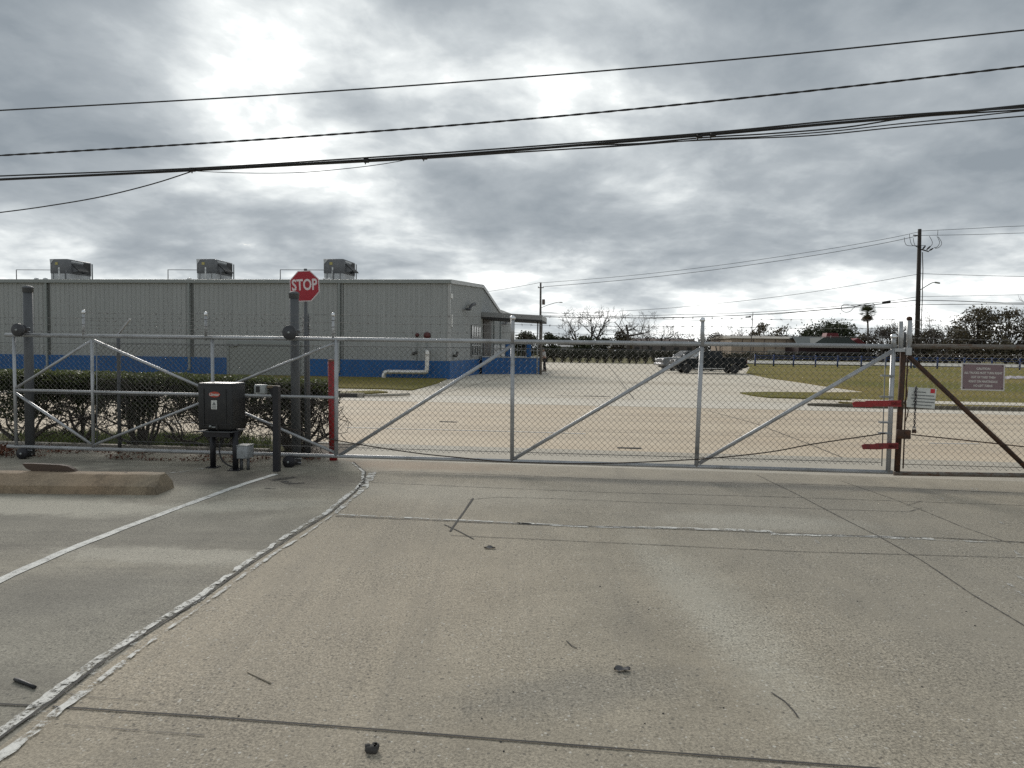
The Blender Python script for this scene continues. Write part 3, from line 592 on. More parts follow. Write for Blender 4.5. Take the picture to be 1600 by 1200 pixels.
m = MB(); a = G(352, 680, OFF+.15); m.tube(smooth_poly([a, G(344, 695, OFF+.1), G(344, 712, OFF+.05), G(351, 723, OFF), G(362, 729, OFF), gz(372, 733)+V((0, 0, .02))], 4), .011, 6); m.build('conduit', RUBBER, op)
# ------------------------------------------------------------------ junction box
jb = gz(379, 735.5); t = thing('junction_box', 'small grey electrical box on short stubs right of the gate operator', 'electrical box', jb)
m = MB(); wj = .162; hz0 = at(378, 717, jb.y).z; hz1 = at(378, 697, jb.y).z
cc = V((jb.x, jb.y+.10, (hz0+hz1)/2)); m.bevbox(cc, GD*wj, GN*.2, (0, 0, hz1-hz0), .008, 2); m.build('box', MAT('spotted_grey_enamel', (.30, .32, .33), .5, .1, .1, 6, .04, 50, col2=(.12, .125, .125), amt=.60), t)
m = MB(); m.axbox(cc+V((0, 0, (hz1-hz0)/2+.004)), GD*(wj+.012), GN*.212, (0, 0, .012)); m.build('lid', GREYBOX, t)
for s in (-.045, .055):
    m = MB(); p = V((cc.x, cc.y, 0))+GD*s-GN*.02; m.tube([p, p+V((0, 0, hz0))], .022, 10); m.build('conduit_stub', GALVD, t)
m = MB(); p = gz(369, 734); m.bevbox(p+V((0, 0, .012)), GD*.16, GN*.10, (0, 0, .024), .01, 1); m.build('floor_plate', BLACKM, t)
# ------------------------------------------------------------------ photo eye post
pb = gz(432.5, 736.5); t = thing('photo_eye_post', 'black square steel post holding a small grey sensor on a side arm', 'sensor post', pb)
ht = at(432, 603, pb.y).z; X = GD; m = MB(); m.axbox(pb+V((0, 0, ht/2)), X*.082, GN*.082, (0, 0, ht)); m.build('post', BLACKM, t)
m = MB(); ae = at(416, 605.5, pb.y); as_ = V((pb.x, pb.y, ae.z)); m.axbox((as_+ae)/2+V((0, 0, .012)), (as_-ae)*1.25, GN*.07, (0, 0, .032)); m.build('arm', MAT('rusty_arm', (.15, .115, .075), .7, .2, .3, 10), t)
m = MB(); m.prism([as_+V((0, 0, -.0))-X*.04-GN*.02, as_-X*.13-GN*.02, as_-X*.11-GN*.02-V((0, 0, .03)), as_-X*.04-GN*.02-V((0, 0, .17))], GN*.04); m.build('gusset', BLACKM, t)
sc_ = at(408, 608, pb.y-.03); m = MB(); m.bevbox(sc_, X*.155, GN*.11, (0, 0, .128), .01, 2); sb = m.build('sensor_box', GREYBOX, t)
m = MB(); m.axbox(sc_-GN*.057-X*.022, X*.055, GN*.012, (0, 0, .085)); m.build('lens', BLACKP, sb)
# ------------------------------------------------------------------ wheel stop with the board on it
a = gz(246, 773.5); b = gz(275, 760.5); wx = (gz(0, 771.0)-a); wx.z = 0; wx.normalize(); wy = V((wx.y, -wx.x, 0)); wy = wy if wy.y > 0 else -wy
dpt = .43; Lw = 3.6
t = thing('wheel_stop', 'long weathered tan concrete wheel stop in front of the gate', 'wheel stop', a+wx*Lw/2+wy*.2)
prof = [(0, 0), (0, .095), (.015, .108), (.155, .205), (.18, .212), (.33, .212), (.36, .19), (dpt, .09), (dpt, 0)]
m = MB(); rings = []
for (x_, ins, k) in ((0.0, .0, .86), (.05, 0, .97), (.12, 0, 1.0), (Lw-.1, 0, 1.0), (Lw, 0, .9)):
    rings.append([a+wx*(x_+(.05*(h/.21) if x_ == 0 else .02*(h/.21) if x_ < .1 else 0))+wy*(dpt/2+(d-dpt/2)*(k if h > .1 else 1))+V((0, 0, h*(.96 if x_ == 0 else 1))) for d, h in prof])
# dense middle with worn edges
seg = []; mid_n = 46
for i in range(mid_n):
    x_ = .12+(Lw-.22)*i/(mid_n-1)
    seg.append([a+wx*x_+wy*(d+noise.noise(V((x_*5, d*9, h*9)))*.004)+V((0, 0, max(0, h+noise.noise(V((x_*4, d*7+3, h*7)))*.005*(h > 0)))) for d, h in prof])
rings = rings[:2]+seg+rings[4:]
np_ = len(prof); vs_ = [p for r_ in rings for p in r_]; fs_ = []
for i in range(len(rings)-1):
    for k in range(np_-1): fs_.append((i*np_+k, i*np_+k+1, (i+1)*np_+k+1, (i+1)*np_+k))
fs_.append(tuple(range(np_))); fs_.append(tuple(reversed(range((len(rings)-1)*np_, len(rings)*np_))))
m.add(vs_, fs_); m.build('block', STOPM, t)
for x_ in (.5, 2.9):
    m = MB(); m.lathe([(.012, -.01), (.016, .002), (.010, .004)], a+wx*x_+wy*.26+V((0, 0, .212)), (0, 0, 1), 10); m.build('anchor_pin', DARKR, t)
q0 = at(34, 726, a.y+.27); q1 = at(118, 727.5, a.y+.27); ln = (q0-q1); ln.z = 0; L_ = ln.length; ln.normalize(); nn = V((ln.y, -ln.x, 0)); nn = nn if nn.y > 0 else -nn
qb = q1.copy(); qb.z = .214; h_ = .085; m = MB()
pf = [(0, 0), (.03, .03), (.10, .065), (.2, h_-.006), (L_*.55, h_), (L_*.82, h_+.006), (L_, h_+.004), (L_-.05, .03), (L_-.12, .0)]
m.prism([qb+ln*x_+V((0, 0, z_)) for x_, z_ in pf], nn*.055); m.build('board', WOODB, origin=qb)
tag(bpy.data.objects['board'], 'short dark brown board lying on top of the concrete wheel stop', 'board')
# ------------------------------------------------------------------ perimeter fence and stop sign
FO = .80
tpb = G(481.5, 700, FO); tpb.z = 0
pf_ = thing('chain_link_fence', 'old chain link fence with barbed wire behind the left end of the sliding gate', 'fence', tpb)
m = MB(); tt_ = G(478.5, 490, FO); m.tube([tpb-V((0, 0, .02)), tt_], .045, 14); m.build('end_post', GALVD, pf_)
m = MB()
for k in range(26):
    an = k*1.1; z_ = tt_.z-.02-.34*(k/26)
    if k: m.tube([prev, V((tt_.x, tt_.y, z_))+V((math.cos(an), math.sin(an), 0))*.055], .004, 4, caps=False)
    prev = V((tt_.x, tt_.y, z_))+V((math.cos(an), math.sin(an), 0))*.055
wp = []
for k in range(60): an = k*1.37; rr = random.uniform(.05, .085); wp.append(V((tt_.x, tt_.y, tt_.z-.03-.36*k/60+random.uniform(-.03, .03)))+V((math.cos(an), math.sin(an), 0))*rr)
m = MB(); m.tube(wp, .0035, 4); m.build('wire_wrap', BARB, pf_)
for u in (187, -120):
    b0 = G(u, 700, FO); b0.z = 0; tp = G(u-2, 522, FO); m = MB(); m.tube([b0, tp], .030, 10); m.build('line_post', GALVD, pf_)
    m = MB(); e_ = tp+GD*.20+V((0, 0, .24)); m.axbox((tp+e_)/2, (e_-tp)*1.05, GN*.035, (e_-tp).cross(GN).normalized()*.02); m.build('barb_arm', GALV, pf_)
m = MB(); a0 = tpb-GD*9.0; chainlink(m, a0, GD, 8.95, .04, 1.76, r=.0024); m.build('chain_link_mesh', OLDWIRE, pf_)
for z_ in (1.76, .94): m = MB(); m.tube([a0+V((0, 0, z_)), tpb+V((0, 0, z_))], .0038, 4); m.build('tension_wire', GALVD, pf_)
for z_ in (2.20, 2.09, 1.98):
    m = MB(); barbs(m, a0+V((0, 0, z_))-GN*.02, tpb+V((0, 0, z_)), d=.03); m.build('barbed_wire_strand', BARB, pf_)
spb = G(479.5, 705, FO-.09); spb.z = 0
st = thing('stop_sign', 'red octagonal stop sign on a slim pole behind a grey roller post', 'stop sign', spb)
m = MB(); tp = G(477.3, 420, FO-.09); m.tube([spb, tp], .026, 12); m.build('pole', GALVD, st)
c = G(475.8, 447, FO-.14); hw = (G(499, 447, FO-.14)-G(453, 447, FO-.14)).length/2
ex = (GD*math.cos(.05)+V((0, 0, 1))*math.sin(.045)).normalized(); ez = V((0, 0, 1))*math.cos(.045)-GD*math.sin(.045)
def octa(r): return [c+ex*math.cos(R(22.5+45*k))*r/math.cos(R(22.5))+ez*math.sin(R(22.5+45*k))*r/math.cos(R(22.5)) for k in range(8)]
m = MB(); m.prism(octa(hw), GN*.004); fc = m.build('sign_border', SIGNWHITE, st)
m = MB(); m.prism([p-GN*.002 for p in octa(hw*.945)], -GN*.0008); m.build('sign_face', SIGNRED, fc)
text_mesh('STOP', .235, frameM(c-GN*.0045+V((0, 0, .012)), ex, ez), SIGNWHITE, 'lettering', fc, .0008, .006, sx=.72)
for s_ in (.12, -.12): m = MB(); m.axbox(c+GN*.016+ez*s_, ex*.08, GN*.02, ez*.04); m.build('bracket', GALV, st)
# ------------------------------------------------------------------ rusted gate on the right
rg = thing('rusted_gate', 'rust brown fixed gate panel with chain link at the right edge', 'gate', Gz(1402, 738, 0))
pipe('top_rail', G(1421, 541), G(1800, 544), .033, rg, RUSTRAIL)
pipe('bottom_rail', G(1396.5, 739.5), G(1800, 746), .031, rg, RUSTRAIL)
pipe('upright', G(1411.5, 546), G(1401.5, 736), .038, rg, RUST)
pipe('brace', G(1419, 556), G(1640, 765), .031, rg, RUST)
pipe('tension_bar', G(1418, 560, .01), G(1411, 732, .01), .009, rg, RUST)
pipe('upright', G(1790, 546), G(1786, 744), .035, rg, RUST)
for (u, v0, v1, r, o) in ((1407, 502, 549, .029, -.01), (1420.5, 497, 548, .033, .0), (1413, 519, 545, .018, .06)):
    pipe('barb_post', G(u, v1, o), G(u+.6, v0, o), r, rg, GALV if r > .02 else GALVD, 12)
m = MB(); m.lathe([(.034, -.03), (.036, 0), (.026, .016), (.008, .022)], G(1421, 497), (0, 0, 1), 12); m.build('rusty_cap', RUST, rg)
m = MB(); m.axbox(G(1408, 547, -.02), GD*.18, GN*.05, (0, 0, .045)); m.axbox(G(1418, 549, -.02), GD*.07, GN*.09, (0, 0, .10)); m.build('hinge_clamp', GALV, rg)
m = MB(); a0 = Gz(1416, 600, 0, .03); chainlink(m, a0, GD, 4.2, .235, 1.80); m.build('chain_link_mesh', OLDWIRE, rg)
for z_ in (1.765, .285): m = MB(); m.tube([Gz(1416, 560, z_, .03), Gz(1800, 560, z_, .03)], .0043, 4); m.build('tension_wire', RUSTRAIL, rg)
for h0 in (.345, .23, .11):
    m = MB(); A = G(1421, 520, 0); A.z = 1.875+h0; B = G(1800, 520, 0); B.z = 1.875+h0; barbs(m, A, B); m.build('barbed_wire_strand', BARB, rg)
m = MB(); m.tube([G(1424, 679, -.03), G(1500, 687, -.03), G(1600, 698, -.03), G(1800, 706, -.03)], .008, 5); m.build('cable', RUST, rg)
m = MB(); m.bevbox(G(1411.5, 678.5, -.05), GD*.17, GN*.06, (0, 0, .12), .006, 1); m.axbox(G(1416, 676.5, -.085), GD*.03, GN*.012, (0, 0, .02)); m.build('latch_box', RUST, rg)
for (u0, u1, v, mt, hh) in ((1332, 1408.5, 630.5, REDP, .085), (1346.5, 1404, 697, REDPD, .082)):
    A = G(u0, v+.8, -.055); B = G(u1, v, -.055); m = MB(); x_ = (B-A).normalized(); zz = V((0, 0, 1))
    pts = [A+zz*hh*.2, A+x_*.04+zz*hh*.42, A+x_*.16+zz*hh*.36, A+x_*.19+zz*hh*.5, B+zz*hh*.5, B-zz*hh*.5, A+x_*.30-zz*hh*.42, A+x_*.24-zz*hh*.52, A+x_*.02-zz*hh*.45]
    m.prism(pts, GN*.02); ar = m.build('catch_arm', mt, rg)
    m = MB(); m.axbox(B+GN*.03-x_*.05, x_*.16, GN*.06, zz*.05); m.build('arm_block', RUST, ar)
def board(name, px4, off, th, mat, label, cat):
    tl, tr, br, bl = [G(u, v, off) for u, v in px4]; c = (tl+tr+br+bl)/4; x_ = ((tr-tl)+(br-bl))/2; y_ = ((tl-bl)+(tr-br))/2
    m = MB(); m.axbox(c, x_, GN*th, y_); o = m.build(name, mat); tag(o, label, cat); return o, c, x_, y_
o, c, x_, y_ = board('caution_sign', ((1502.5, 567), (1570.5, 568.5), (1569, 611), (1501.5, 609.5)), -.05, .006, SIGNPALE, 'faded mauve caution sign with pale lettering wired to the rusted gate', 'sign')
wdt, hgt = x_.length, y_.length; xu, yu = x_.normalized(), y_.normalized()
m = MB(); m.axbox(c-GN*.0038, xu*(wdt-.035), GN*.003, yu*(hgt-.035)); m.build('sign_face', SIGNMAUVE, o)
for i, tx in enumerate(('CAUTION', 'ALL TRUCKS MUST TURN RIGHT', 'OUT OF YARD THEN', 'RIGHT ON MARTINDALE', 'NO LEFT TURNS')):
    text_mesh(tx, .040, frameM(c-GN*.0062+yu*(hgt*.30-i*hgt*.157), xu, yu), SIGNPALE, 'lettering', o, .0006, .0016, sx=.80 if i else .95)
m = MB()
for sx_ in (-1, 1):
    for sy in (-1, 1): m.lathe([(.008, -.004), (.008, .002), (.004, .004)], c+xu*sx_*(wdt/2-.03)+yu*sy*(hgt/2-.03)-GN*.006, -GN, 8)
m.build('mounting_bolts', BLACKM, o)
o, c, x_, y_ = board('notice_sign', ((1419.5, 604.5), (1463.5, 607.5), (1460, 638.5), (1416.5, 636)), -.045, .005, NOTICE, 'tilted white notice board with a red corner square behind the hanging chain', 'sign')
xu, yu = x_.normalized(), y_.normalized(); wdt, hgt = x_.length, y_.length
m = MB(); m.axbox(c-GN*.0032+xu*wdt*.37+yu*hgt*.37, xu*.055, GN*.003, yu*.055); m.build('red_square', MAT('notice_red', (.50, .02, .03), .5), o)
for i, (x0, x1) in enumerate(((-.30, .12), (-.36, .42), (-.38, .40), (-.30, .36), (-.34, .38))):
    xx = x0*wdt; yy = (.28-.16*i)*hgt; m = MB()
    while xx < x1*wdt:
        l_ = random.uniform(.015, .045); m.axbox(c-GN*.0032+xu*(xx+l_/2)+yu*yy, xu*l_, GN*.0015, yu*.014); xx += l_+.002
    m.build('print_line', INK, o)
# chain and padlock
cs = G(1431.5, 603.5, -.065); ce = G(1428.5, 668.5, -.065)
t = thing('padlock_chain', 'dark steel chain with a padlock hanging in front of the white notice', 'chain', V((ce.x, ce.y, ce.z-.06)))
m = MB(); nL = 22
for i in range(nL):
    p = cs.lerp(ce, (i+.5)/nL)+GD*.004*math.sin(i*1.7); hl = (cs-ce).length/nL*.72; s_ = GD if i % 2 else GN
    m.tube([p+V((0, 0, hl))*.6+s_*.0, p+V((0, 0, hl*.4))+s_*.011, p-V((0, 0, hl*.4))+s_*.011, p-V((0, 0, hl*.7)), p-V((0, 0, hl*.4))-s_*.011, p+V((0, 0, hl*.4))-s_*.011, p+V((0, 0, hl))*.6], .0055, 5)
m.build('chain_links', MAT('dark_chain', (.055, .05, .055), .5, .6, .3, 30), t)
m = MB(); m.bevbox(ce-V((0, 0, .045)), GD*.052, GN*.026, (0, 0, .048), .006, 1); pk = m.build('padlock', RUST, t)
m = MB(); m.tube(smooth_poly([ce-GD*.017-V((0, 0, .025)), ce-GD*.017+V((0, 0, .004)), ce+V((0, 0, .018)), ce+GD*.017+V((0, 0, .004)), ce+GD*.017-V((0, 0, .025))], 3), .005, 6); m.build('shackle', GALV, pk)
# loose chain end beside the notice
m = MB(); m.tube(smooth_poly([G(1419, 577, -.02), G(1415.5, 600, -.03), G(1417.5, 616, -.03), G(1413, 630, -.03), G(1419, 641, -.03), G(1415, 658, -.03)], 4), .007, 5); m.build('loose_chain', RUST, rg)
# ------------------------------------------------------------------ small litter on the slab
def litter(name, pts, r, mat, label, cat):
    P = [gz(u, v)+V((0, 0, r)) for u, v in pts]; m = MB(); m.tube(P, r if isinstance(r, list) else [r*random.uniform(.8, 1.15) for _ in P], 6); o = m.build(name, mat); tag(o, label, cat); return o
litter('rubber_strip', [(23, 1064), (33, 1068), (44, 1072), (55, 1077)], .010, RUBBER, 'black strip of rubber lying on the parking slab near the lower left corner', 'debris')
litter('dry_stem', [(387, 1051), (405, 1060), (423, 1069)], .004, MAT('straw', (.30, .26, .20), .8), 'pale dry stem lying on the driveway', 'twig')
c = gz(581, 1175); m = MB(); m.bevbox(c+V((0, 0, .014)), V((.055, -.008, 0)), V((.006, .04, 0)), (0, 0, .028), .008, 1)
for k in range(6): m.bevbox(c+V((random.uniform(-.025, .025), random.uniform(-.02, .02), .024)), V((.02, .006, 0)), V((-.006, .02, 0)), (0, 0, .014), .003, 1)
tag(m.build('asphalt_lump', TARM), 'small black lump of asphalt near the bottom edge', 'debris')
for i, (u, v, s_, lab) in enumerate(((765, 857, .05, 'curled dark grey leaf lying below the crossed cracks'), (972, 1048, .045, 'crumpled grey leaf lying in the middle of the driveway'))):
    c = gz(u, v); m = MB(); n_ = 9; vs_ = []
    for k in range(n_):
        a_ = -1+2*k/(n_-1); wd = (1-a_*a_)**.5*s_*.55
        vs_ += [c+V((a_*s_, -wd, .006+.012*abs(math.sin(a_*2.2+i)))), c+V((a_*s_, 0, .004)), c+V((a_*s_, wd, .006+.016*abs(math.cos(a_*2+i))))]
    m.add(vs_, [q for k in range(n_-1) for q in ((3*k, 3*k+1, 3*k+4, 3*k+3), (3*k+1, 3*k+2, 3*k+5, 3*k+4))], True)
    tag(m.build('fallen_leaf', MAT('grey_leaf', (.10, .095, .095), .7)), lab, 'leaf', 'leaves fallen on the driveway')
m = MB()
for k in range(38):
    u = random.uniform(300, 1580); v = random.uniform(760, 1190); c = gz(u, v); s_ = random.uniform(.0025, .0065)
    m.lathe([(s_, 0), (s_*.9, s_*.5), (s_*.3, s_*.8)], c, (0, 0, 1), 6, False)
o = m.build('grit', TARM, origin=(0, 0, 0)); tag(o, 'scattered dark grit on the driveway slab', 'grit', kind='stuff')
# ------------------------------------------------------------------ the warehouse across the road
B0 = gz(701, 592); ZE = at(701, 437.5, B0.y).z
def atz(u, v, z):
    d = ray(u, v); return CAM+d*((z-EYE)/d.z)
E1 = atz(0, 437, ZE); FD = E1-V((B0.x, B0.y, ZE)); FD.z = 0; FD.normalize()     # along the front, to the left
SD = V((FD.y, -FD.x, 0)); SD = SD if SD.y > 0 else -SD                          # along the side, away
FN = -SD; SN = -FD
def fw(u, v, o=0.0): return onplane(u, v, B0+FN*o, FN)
def sw(u, v, o=0.0): return onplane(u, v, B0+SN*o, SN)
def ab(p): p = V(p)-B0; return p.dot(FD), p.dot(SD)
def bp(a, b, z): return B0+FD*a+SD*b+V((0, 0, z-B0.z))
ZB = fw(690, 564).z
b_r = ab(sw(752.5, 520))[1]; ZR = sw(752.5, 445).z; b_e = ab(sw(779, 500))[1]; ZL = sw(779, 484).z; b_b = ab(sw(804, 510))[1]; ZBk = ZL+.05
LF = 48.0
wh = thing('warehouse', 'long grey ribbed metal warehouse with a blue base across the road', 'building', bp(LF/2, 0, 0))
m = MB()
prof = [(0, 0), (0, ZE-.05), (b_r, ZR-.05), (b_e, ZL-.05), (b_b, ZBk-.05), (b_b, 0)]
m.prism([bp(0, b, z) for b, z in prof], FD*LF)
# panel ribs on the front and the side
da, db = ab(fw(357, 560))[0], ab(fw(468, 560))[0]           # rolling door between these
k = 0.15
while k < LF:
    z0 = ZB if not (db-.1 < k < da+.1) else fw(400, 538).z+.1
    m.prism([bp(k-.05, 0, z0), bp(k-.022, -.035, z0), bp(k+.022, -.035, z0), bp(k+.05, 0, z0)], (0, 0, ZE-.1-z0)); k += .305
k = .2
while k < b_b-.1:
    zt = (ZE+(ZR-ZE)*k/b_r if k < b_r else ZR+(ZL-ZR)*(k-b_r)/(b_e-b_r) if k < b_e else ZL)-.1
    m.prism([bp(0, k-.05, ZB), bp(-.035, k-.022, ZB), bp(-.035, k+.022, ZB), bp(0, k+.05, ZB)], (0, 0, zt-ZB)); k += .305
m.build('wall', METALW, wh)
m = MB()
rp = [(-.12, ZE+.02), (b_r, ZR+.02), (b_e, ZL+.02), (b_b+.1, ZBk+.02)]
m.prism([bp(-.12, b, z) for b, z in rp]+[bp(-.12, b, z-.10) for b, z in reversed(rp)], FD*(LF+.2)); rf = m.build('roof', ROOFG, wh)
m = MB(); m.prism([bp(-.14, -.20, ZE-.20), bp(-.14, -.20, ZE+.01), bp(-.14, -.03, ZE+.03), bp(-.14, -.03, ZE-.20)], FD*(LF+.2)); m.build('gutter', TRIMG, wh)
m = MB(); rk = [(-.05, ZE+.03), (b_r, ZR+.03), (b_e, ZL+.03), (b_b, ZBk+.03)]
m.prism([bp(-.125, b, z) for b, z in rk]+[bp(-.125, b, z-.24) for b, z in reversed(rk)], FD*.06-FD*.0); m.build('rake_trim', CORNERT, wh)
m = MB(); m.axbox(bp(.02, -.045, (ZB+ZE-.2)/2), FD*.16, SD*.02, (0, 0, ZE-.2-ZB)); m.axbox(bp(-.047, .06, (ZB+ZE-.2)/2), FD*.02, SD*.16, (0, 0, ZE-.2-ZB)); m.build('corner_trim', CORNERT, wh)
for (u0, u1) in ((694, 484), (356.5, -700)):
    a0 = -.075 if u0 == 694 else ab(fw(u0, 560))[0]; a1 = ab(fw(u1, 560))[0] if u1 > 0 else LF
    m = MB(); m.axbox(bp((a0+a1)/2, -.035, ZB/2-.02), FD*(a1-a0), SD*.07, (0, 0, ZB+.04)); m.build('blue_base', BLUEB, wh)
m = MB(); m.axbox(bp(-.038, b_b/2, ZB/2-.02), FD*.07, SD*b_b, (0, 0, ZB+.04)); m.build('blue_base', BLUEB, wh)
for u in (72.5, 295.5, 530):
    p = fw(u, 480, .09); a_ = ab(p)[0]; m = MB(); m.axbox(bp(a_, -.10, (ZE-.2+.3)/2), FD*.12, SD*.10, (0, 0, ZE-.5)); m.axbox(bp(a_, -.16, .28), FD*.12, SD*.22, (0, 0, .1)); m.build('downspout', TRIMG, wh)
    m = MB(); m.axbox(bp(a_-.16, -.012, (ZE+ZB)/2-.1), FD*.16, SD*.02, (0, 0, ZE-.25-ZB)); m.build('panel_seam', MAT('seam_dark_grey', (.11, .115, .112), .6), wh)  # dark grey seam strip beside each downspout
# rolling door in the front wall
zt = fw(400, 538).z
m = MB()
nS = 22
for i in range(nS): m.axbox(bp((da+db)/2, -.012-.008*(i % 2), zt*(i+.5)/nS), FD*(da-db), SD*.03, (0, 0, zt/nS*.96))
dr = m.build('roll_up_door', DOORG, wh)
m = MB(); m.axbox(bp((da+db)/2, -.05, zt+.10), FD*(da-db+.2), SD*.10, (0, 0, .2)); m.build('door_hood', TRIMG, dr)
for a_ in (da, db): m = MB(); m.axbox(bp(a_, -.04, zt/2), FD*.14, SD*.09, (0, 0, zt)); m.build('door_jamb', TRIMG, dr)
c = fw(364, 539.5, .15); m = MB(); m.prism([c+FD*.28+V((0, 0, .0)), c-FD*.28+V((0, 0, .12)), c-FD*.28-V((0, 0, .02)), c+FD*.1-V((0, 0, .1))], SD*.15); m.build('wall_lamp', LAMPG, wh)
# fire bells, vent, hydrant stub and the bent pipe on the front
for (u, v, r) in ((652, 523.5, .12), (667.5, 524, .21)):
    c = fw(u, v, .04); m = MB(); m.lathe([(r, 0), (r, .05), (r*.8, .13), (r*.3, .16)], c, FN, 16); be = m.build('fire_bell', BELL, wh)
    m = MB(); m.tube([c-V((0, 0, r*.8))+FN*.03, V((c.x, c.y, ZB))+FN*.03], .022, 6); m.build('bell_conduit', TRIMG, be)
for (u, v) in ((650.5, 551), (646, 552.5)):
    c = fw(u, v, .04); m = MB(); m.bevbox(c, FD*.14, SD*.1, (0, 0, .18), .02, 1); m.build('wall_valve', DARKR, wh)
t = thing('bent_pipe', 'bare metal pipe with two elbows running along the blue base of the warehouse', 'pipe', gz(600, 590))
PP = [fw(667.5, 549, .05), fw(667.5, 549, .55), fw(667.5, 553, .60), fw(667, 575, .6), fw(665.5, 580.5, .6), fw(661, 581.5, .6), fw(608, 581, .6), fw(602, 582.5, .6), fw(599.8, 587, .6), fw(599.5, 593, .6)]
m = MB(); m.tube(smooth_poly(PP, 4), .13, 12); m.build('pipe', ALUM, t)
for q in (2, 4, 6): m = MB(); d_ = (PP[q+1]-PP[q]).normalized(); m.tube([PP[q]-d_*.04, PP[q]+d_*.06], .155, 12); m.build('flange', ALUM, t)
# side wall: windows, goosenecks, markers
w0, w1 = sw(735, 533), sw(750, 533); b0_, b1_ = ab(w0)[1], ab(w1)[1]; zt_, zb_ = sw(741, 508.5).z, sw(741, 557).z
for i in range(4):
    bc = b0_+(b1_-b0_)*(i+.5)/4; wd_ = (b1_-b0_)/4*.86; m = MB(); m.axbox(bp(-.045, bc, (zt_+zb_)/2), FD*.05, SD*wd_, (0, 0, zt_-zb_)); f_ = m.build('window', DARKR, wh)
    m = MB()
    for s_ in (-1, 1): m.axbox(bp(-.075, bc+s_*wd_*.43, (zt_+zb_)/2), FD*.03, SD*wd_*.12, (0, 0, zt_-zb_))
    for s_ in (zt_-.05, zb_+.05, zb_+(zt_-zb_)*.36): m.axbox(bp(-.076, bc, s_), FD*.024, SD*wd_*.76, (0, 0, .09))
    m.build('frame', CORNERT, f_)
    m = MB(); m.axbox(bp(-.074, bc, (zt_+zb_)/2), FD*.006, SD*wd_*.72, (0, 0, zt_-zb_-.1)); m.build('pane', GLASS, f_)
for pts in (((729.5, 483), (734, 483), (735, 479.5), (737.5, 476.5), (741.5, 475)), ((787, 506.3), (790, 506.3), (791, 504), (793, 502), (796, 501))):
    m = MB(); m.tube([sw(pts[0][0], pts[0][1], .02)]+[sw(u, v, .35) for u, v in pts], [.06, .10, .10, .09, .10, .13], 6); m.build('gooseneck_lamp', BLACKM, wh)
for (u, v, a_, b_) in ((705.5, 462.5, .5, .28), (705.8, 501, .24, .75)):
    c = sw(u, v, .07); m = MB(); m.axbox(c, SD*a_, FD*.08, (0, 0, b_)); m.build('wall_fixture', WHITEP, wh)
c = sw(708, 556, .08); m = MB(); m.tube([c, c+SN*.2, c+SN*.2+SD*.3+V((0, 0, .2))], .09, 6); m.build('wall_valve', DARKR, wh)
# recessed entry, second door, downpipe on the far part of the side wall
for (u0, u1, v0, v1, mt, nm) in ((754, 766, 498, 559, MAT('entry_dark', (.045, .036, .034), .6), 'entry_recess'), (771, 797, 540, 559, MAT('panel_pale', (.40, .41, .42), .5), 'door_panel')):
    p0, p1 = ab(sw(u0, 520))[1], ab(sw(u1, 520))[1]; um = (u0+u1)/2; m = MB(); m.axbox(bp(-.06, (p0+p1)/2, (sw(um, v0).z+sw(um, v1).z)/2), FD*.04, SD*(p1-p0), (0, 0, sw(um, v0).z-sw(um, v1).z)); m.build(nm, mt, wh)
for u in (780.5,):
    p = ab(sw(u, 520))[1]; m = MB(); m.axbox(bp(-.10, p, (ZL-.3)/2), FD*.14, SD*.25, (0, 0, ZL-.3)); m.build('downspout', TRIMG, wh)
m = MB(); m.tube(smooth_poly([sw(765, 500, .1), sw(770, 500.5, .1), sw(772, 505, .1), sw(772, 540, .1)], 3), .05, 6); m.build('side_conduit', TRIMG, wh)
# canopy over the ramp
cY = 52.6
ct = thing('entrance_canopy', 'flat grey canopy on slim posts over the warehouse ramp', 'canopy', gz(845, 583))
p0 = at(752, 491, cY); p1 = at(847, 496.5, cY-1.2); xd = p1-p0; dep = SD*4.2
m = MB(); m.prism([p0-V((0, 0, .17)), p1-V((0, 0, .17)), p1+V((0, 0, .17)), p0+V((0, 0, .17))], dep); m.build('canopy_roof', MAT('canopy_grey', (.28, .285, .28), .5, .05, .08, 1), ct)
m = MB(); m.prism([p0-V((0, 0, .30)), p1-V((0, 0, .30)), p1-V((0, 0, .175)), p0-V((0, 0, .175))], dep); m.build('canopy_beam', DARKR, ct)
for (u, r, mt, o) in ((845, .10, MAT('column_brown', (.13, .115, .10), .7), .15), (839.5, .055, CORNERT, .4)):
    q = gz(u, 583.4); q = at(u, 560, cY-.9+o); m = MB(); m.tube([V((q.x, q.y, 0)), V((q.x, q.y, p1.z-.2))], r, 10); m.build('post', mt, ct)
# blue ramp wall with railings
rw = thing('ramp_wall', 'blue painted ramp wall with thin metal railings beside the warehouse', 'ramp', gz(800, 583.6))
r0 = gz(753, 584.0); r1 = gz(842.5, 583.8); zt0 = at(753, 558, r0.y).z; zt1 = at(842, 559.8, r1.y).z; dp_ = V((.25, 4.4, 0))
m = MB(); m.prism([V((r0.x, r0.y, -.02)), V((r1.x, r1.y, -.02)), V((r1.x, r1.y, zt1)), V((r0.x, r0.y, zt0))], dp_); m.build('wall', BLUEB, rw)
m = MB(); m.prism([V((r0.x, r0.y-.03, zt0-.0)), V((r1.x+.03, r1.y-.03, zt1-.0)), V((r1.x+.03, r1.y-.03, zt1+.07)), V((r0.x, r0.y-.03, zt0+.07))], dp_); m.build('coping', CORNERT, rw)
for i in range(14):
    p = V((r0.x, r0.y, zt0)).lerp(V((r1.x, r1.y, zt1)), (i+.5)/14)+V((0, .12, .06)); m = MB(); m.tube([p, p+V((0, 0, .95))], .022, 5); m.build('baluster', MAT('rail_grey', (.25, .26, .27), .5, .3), rw)
m = MB()
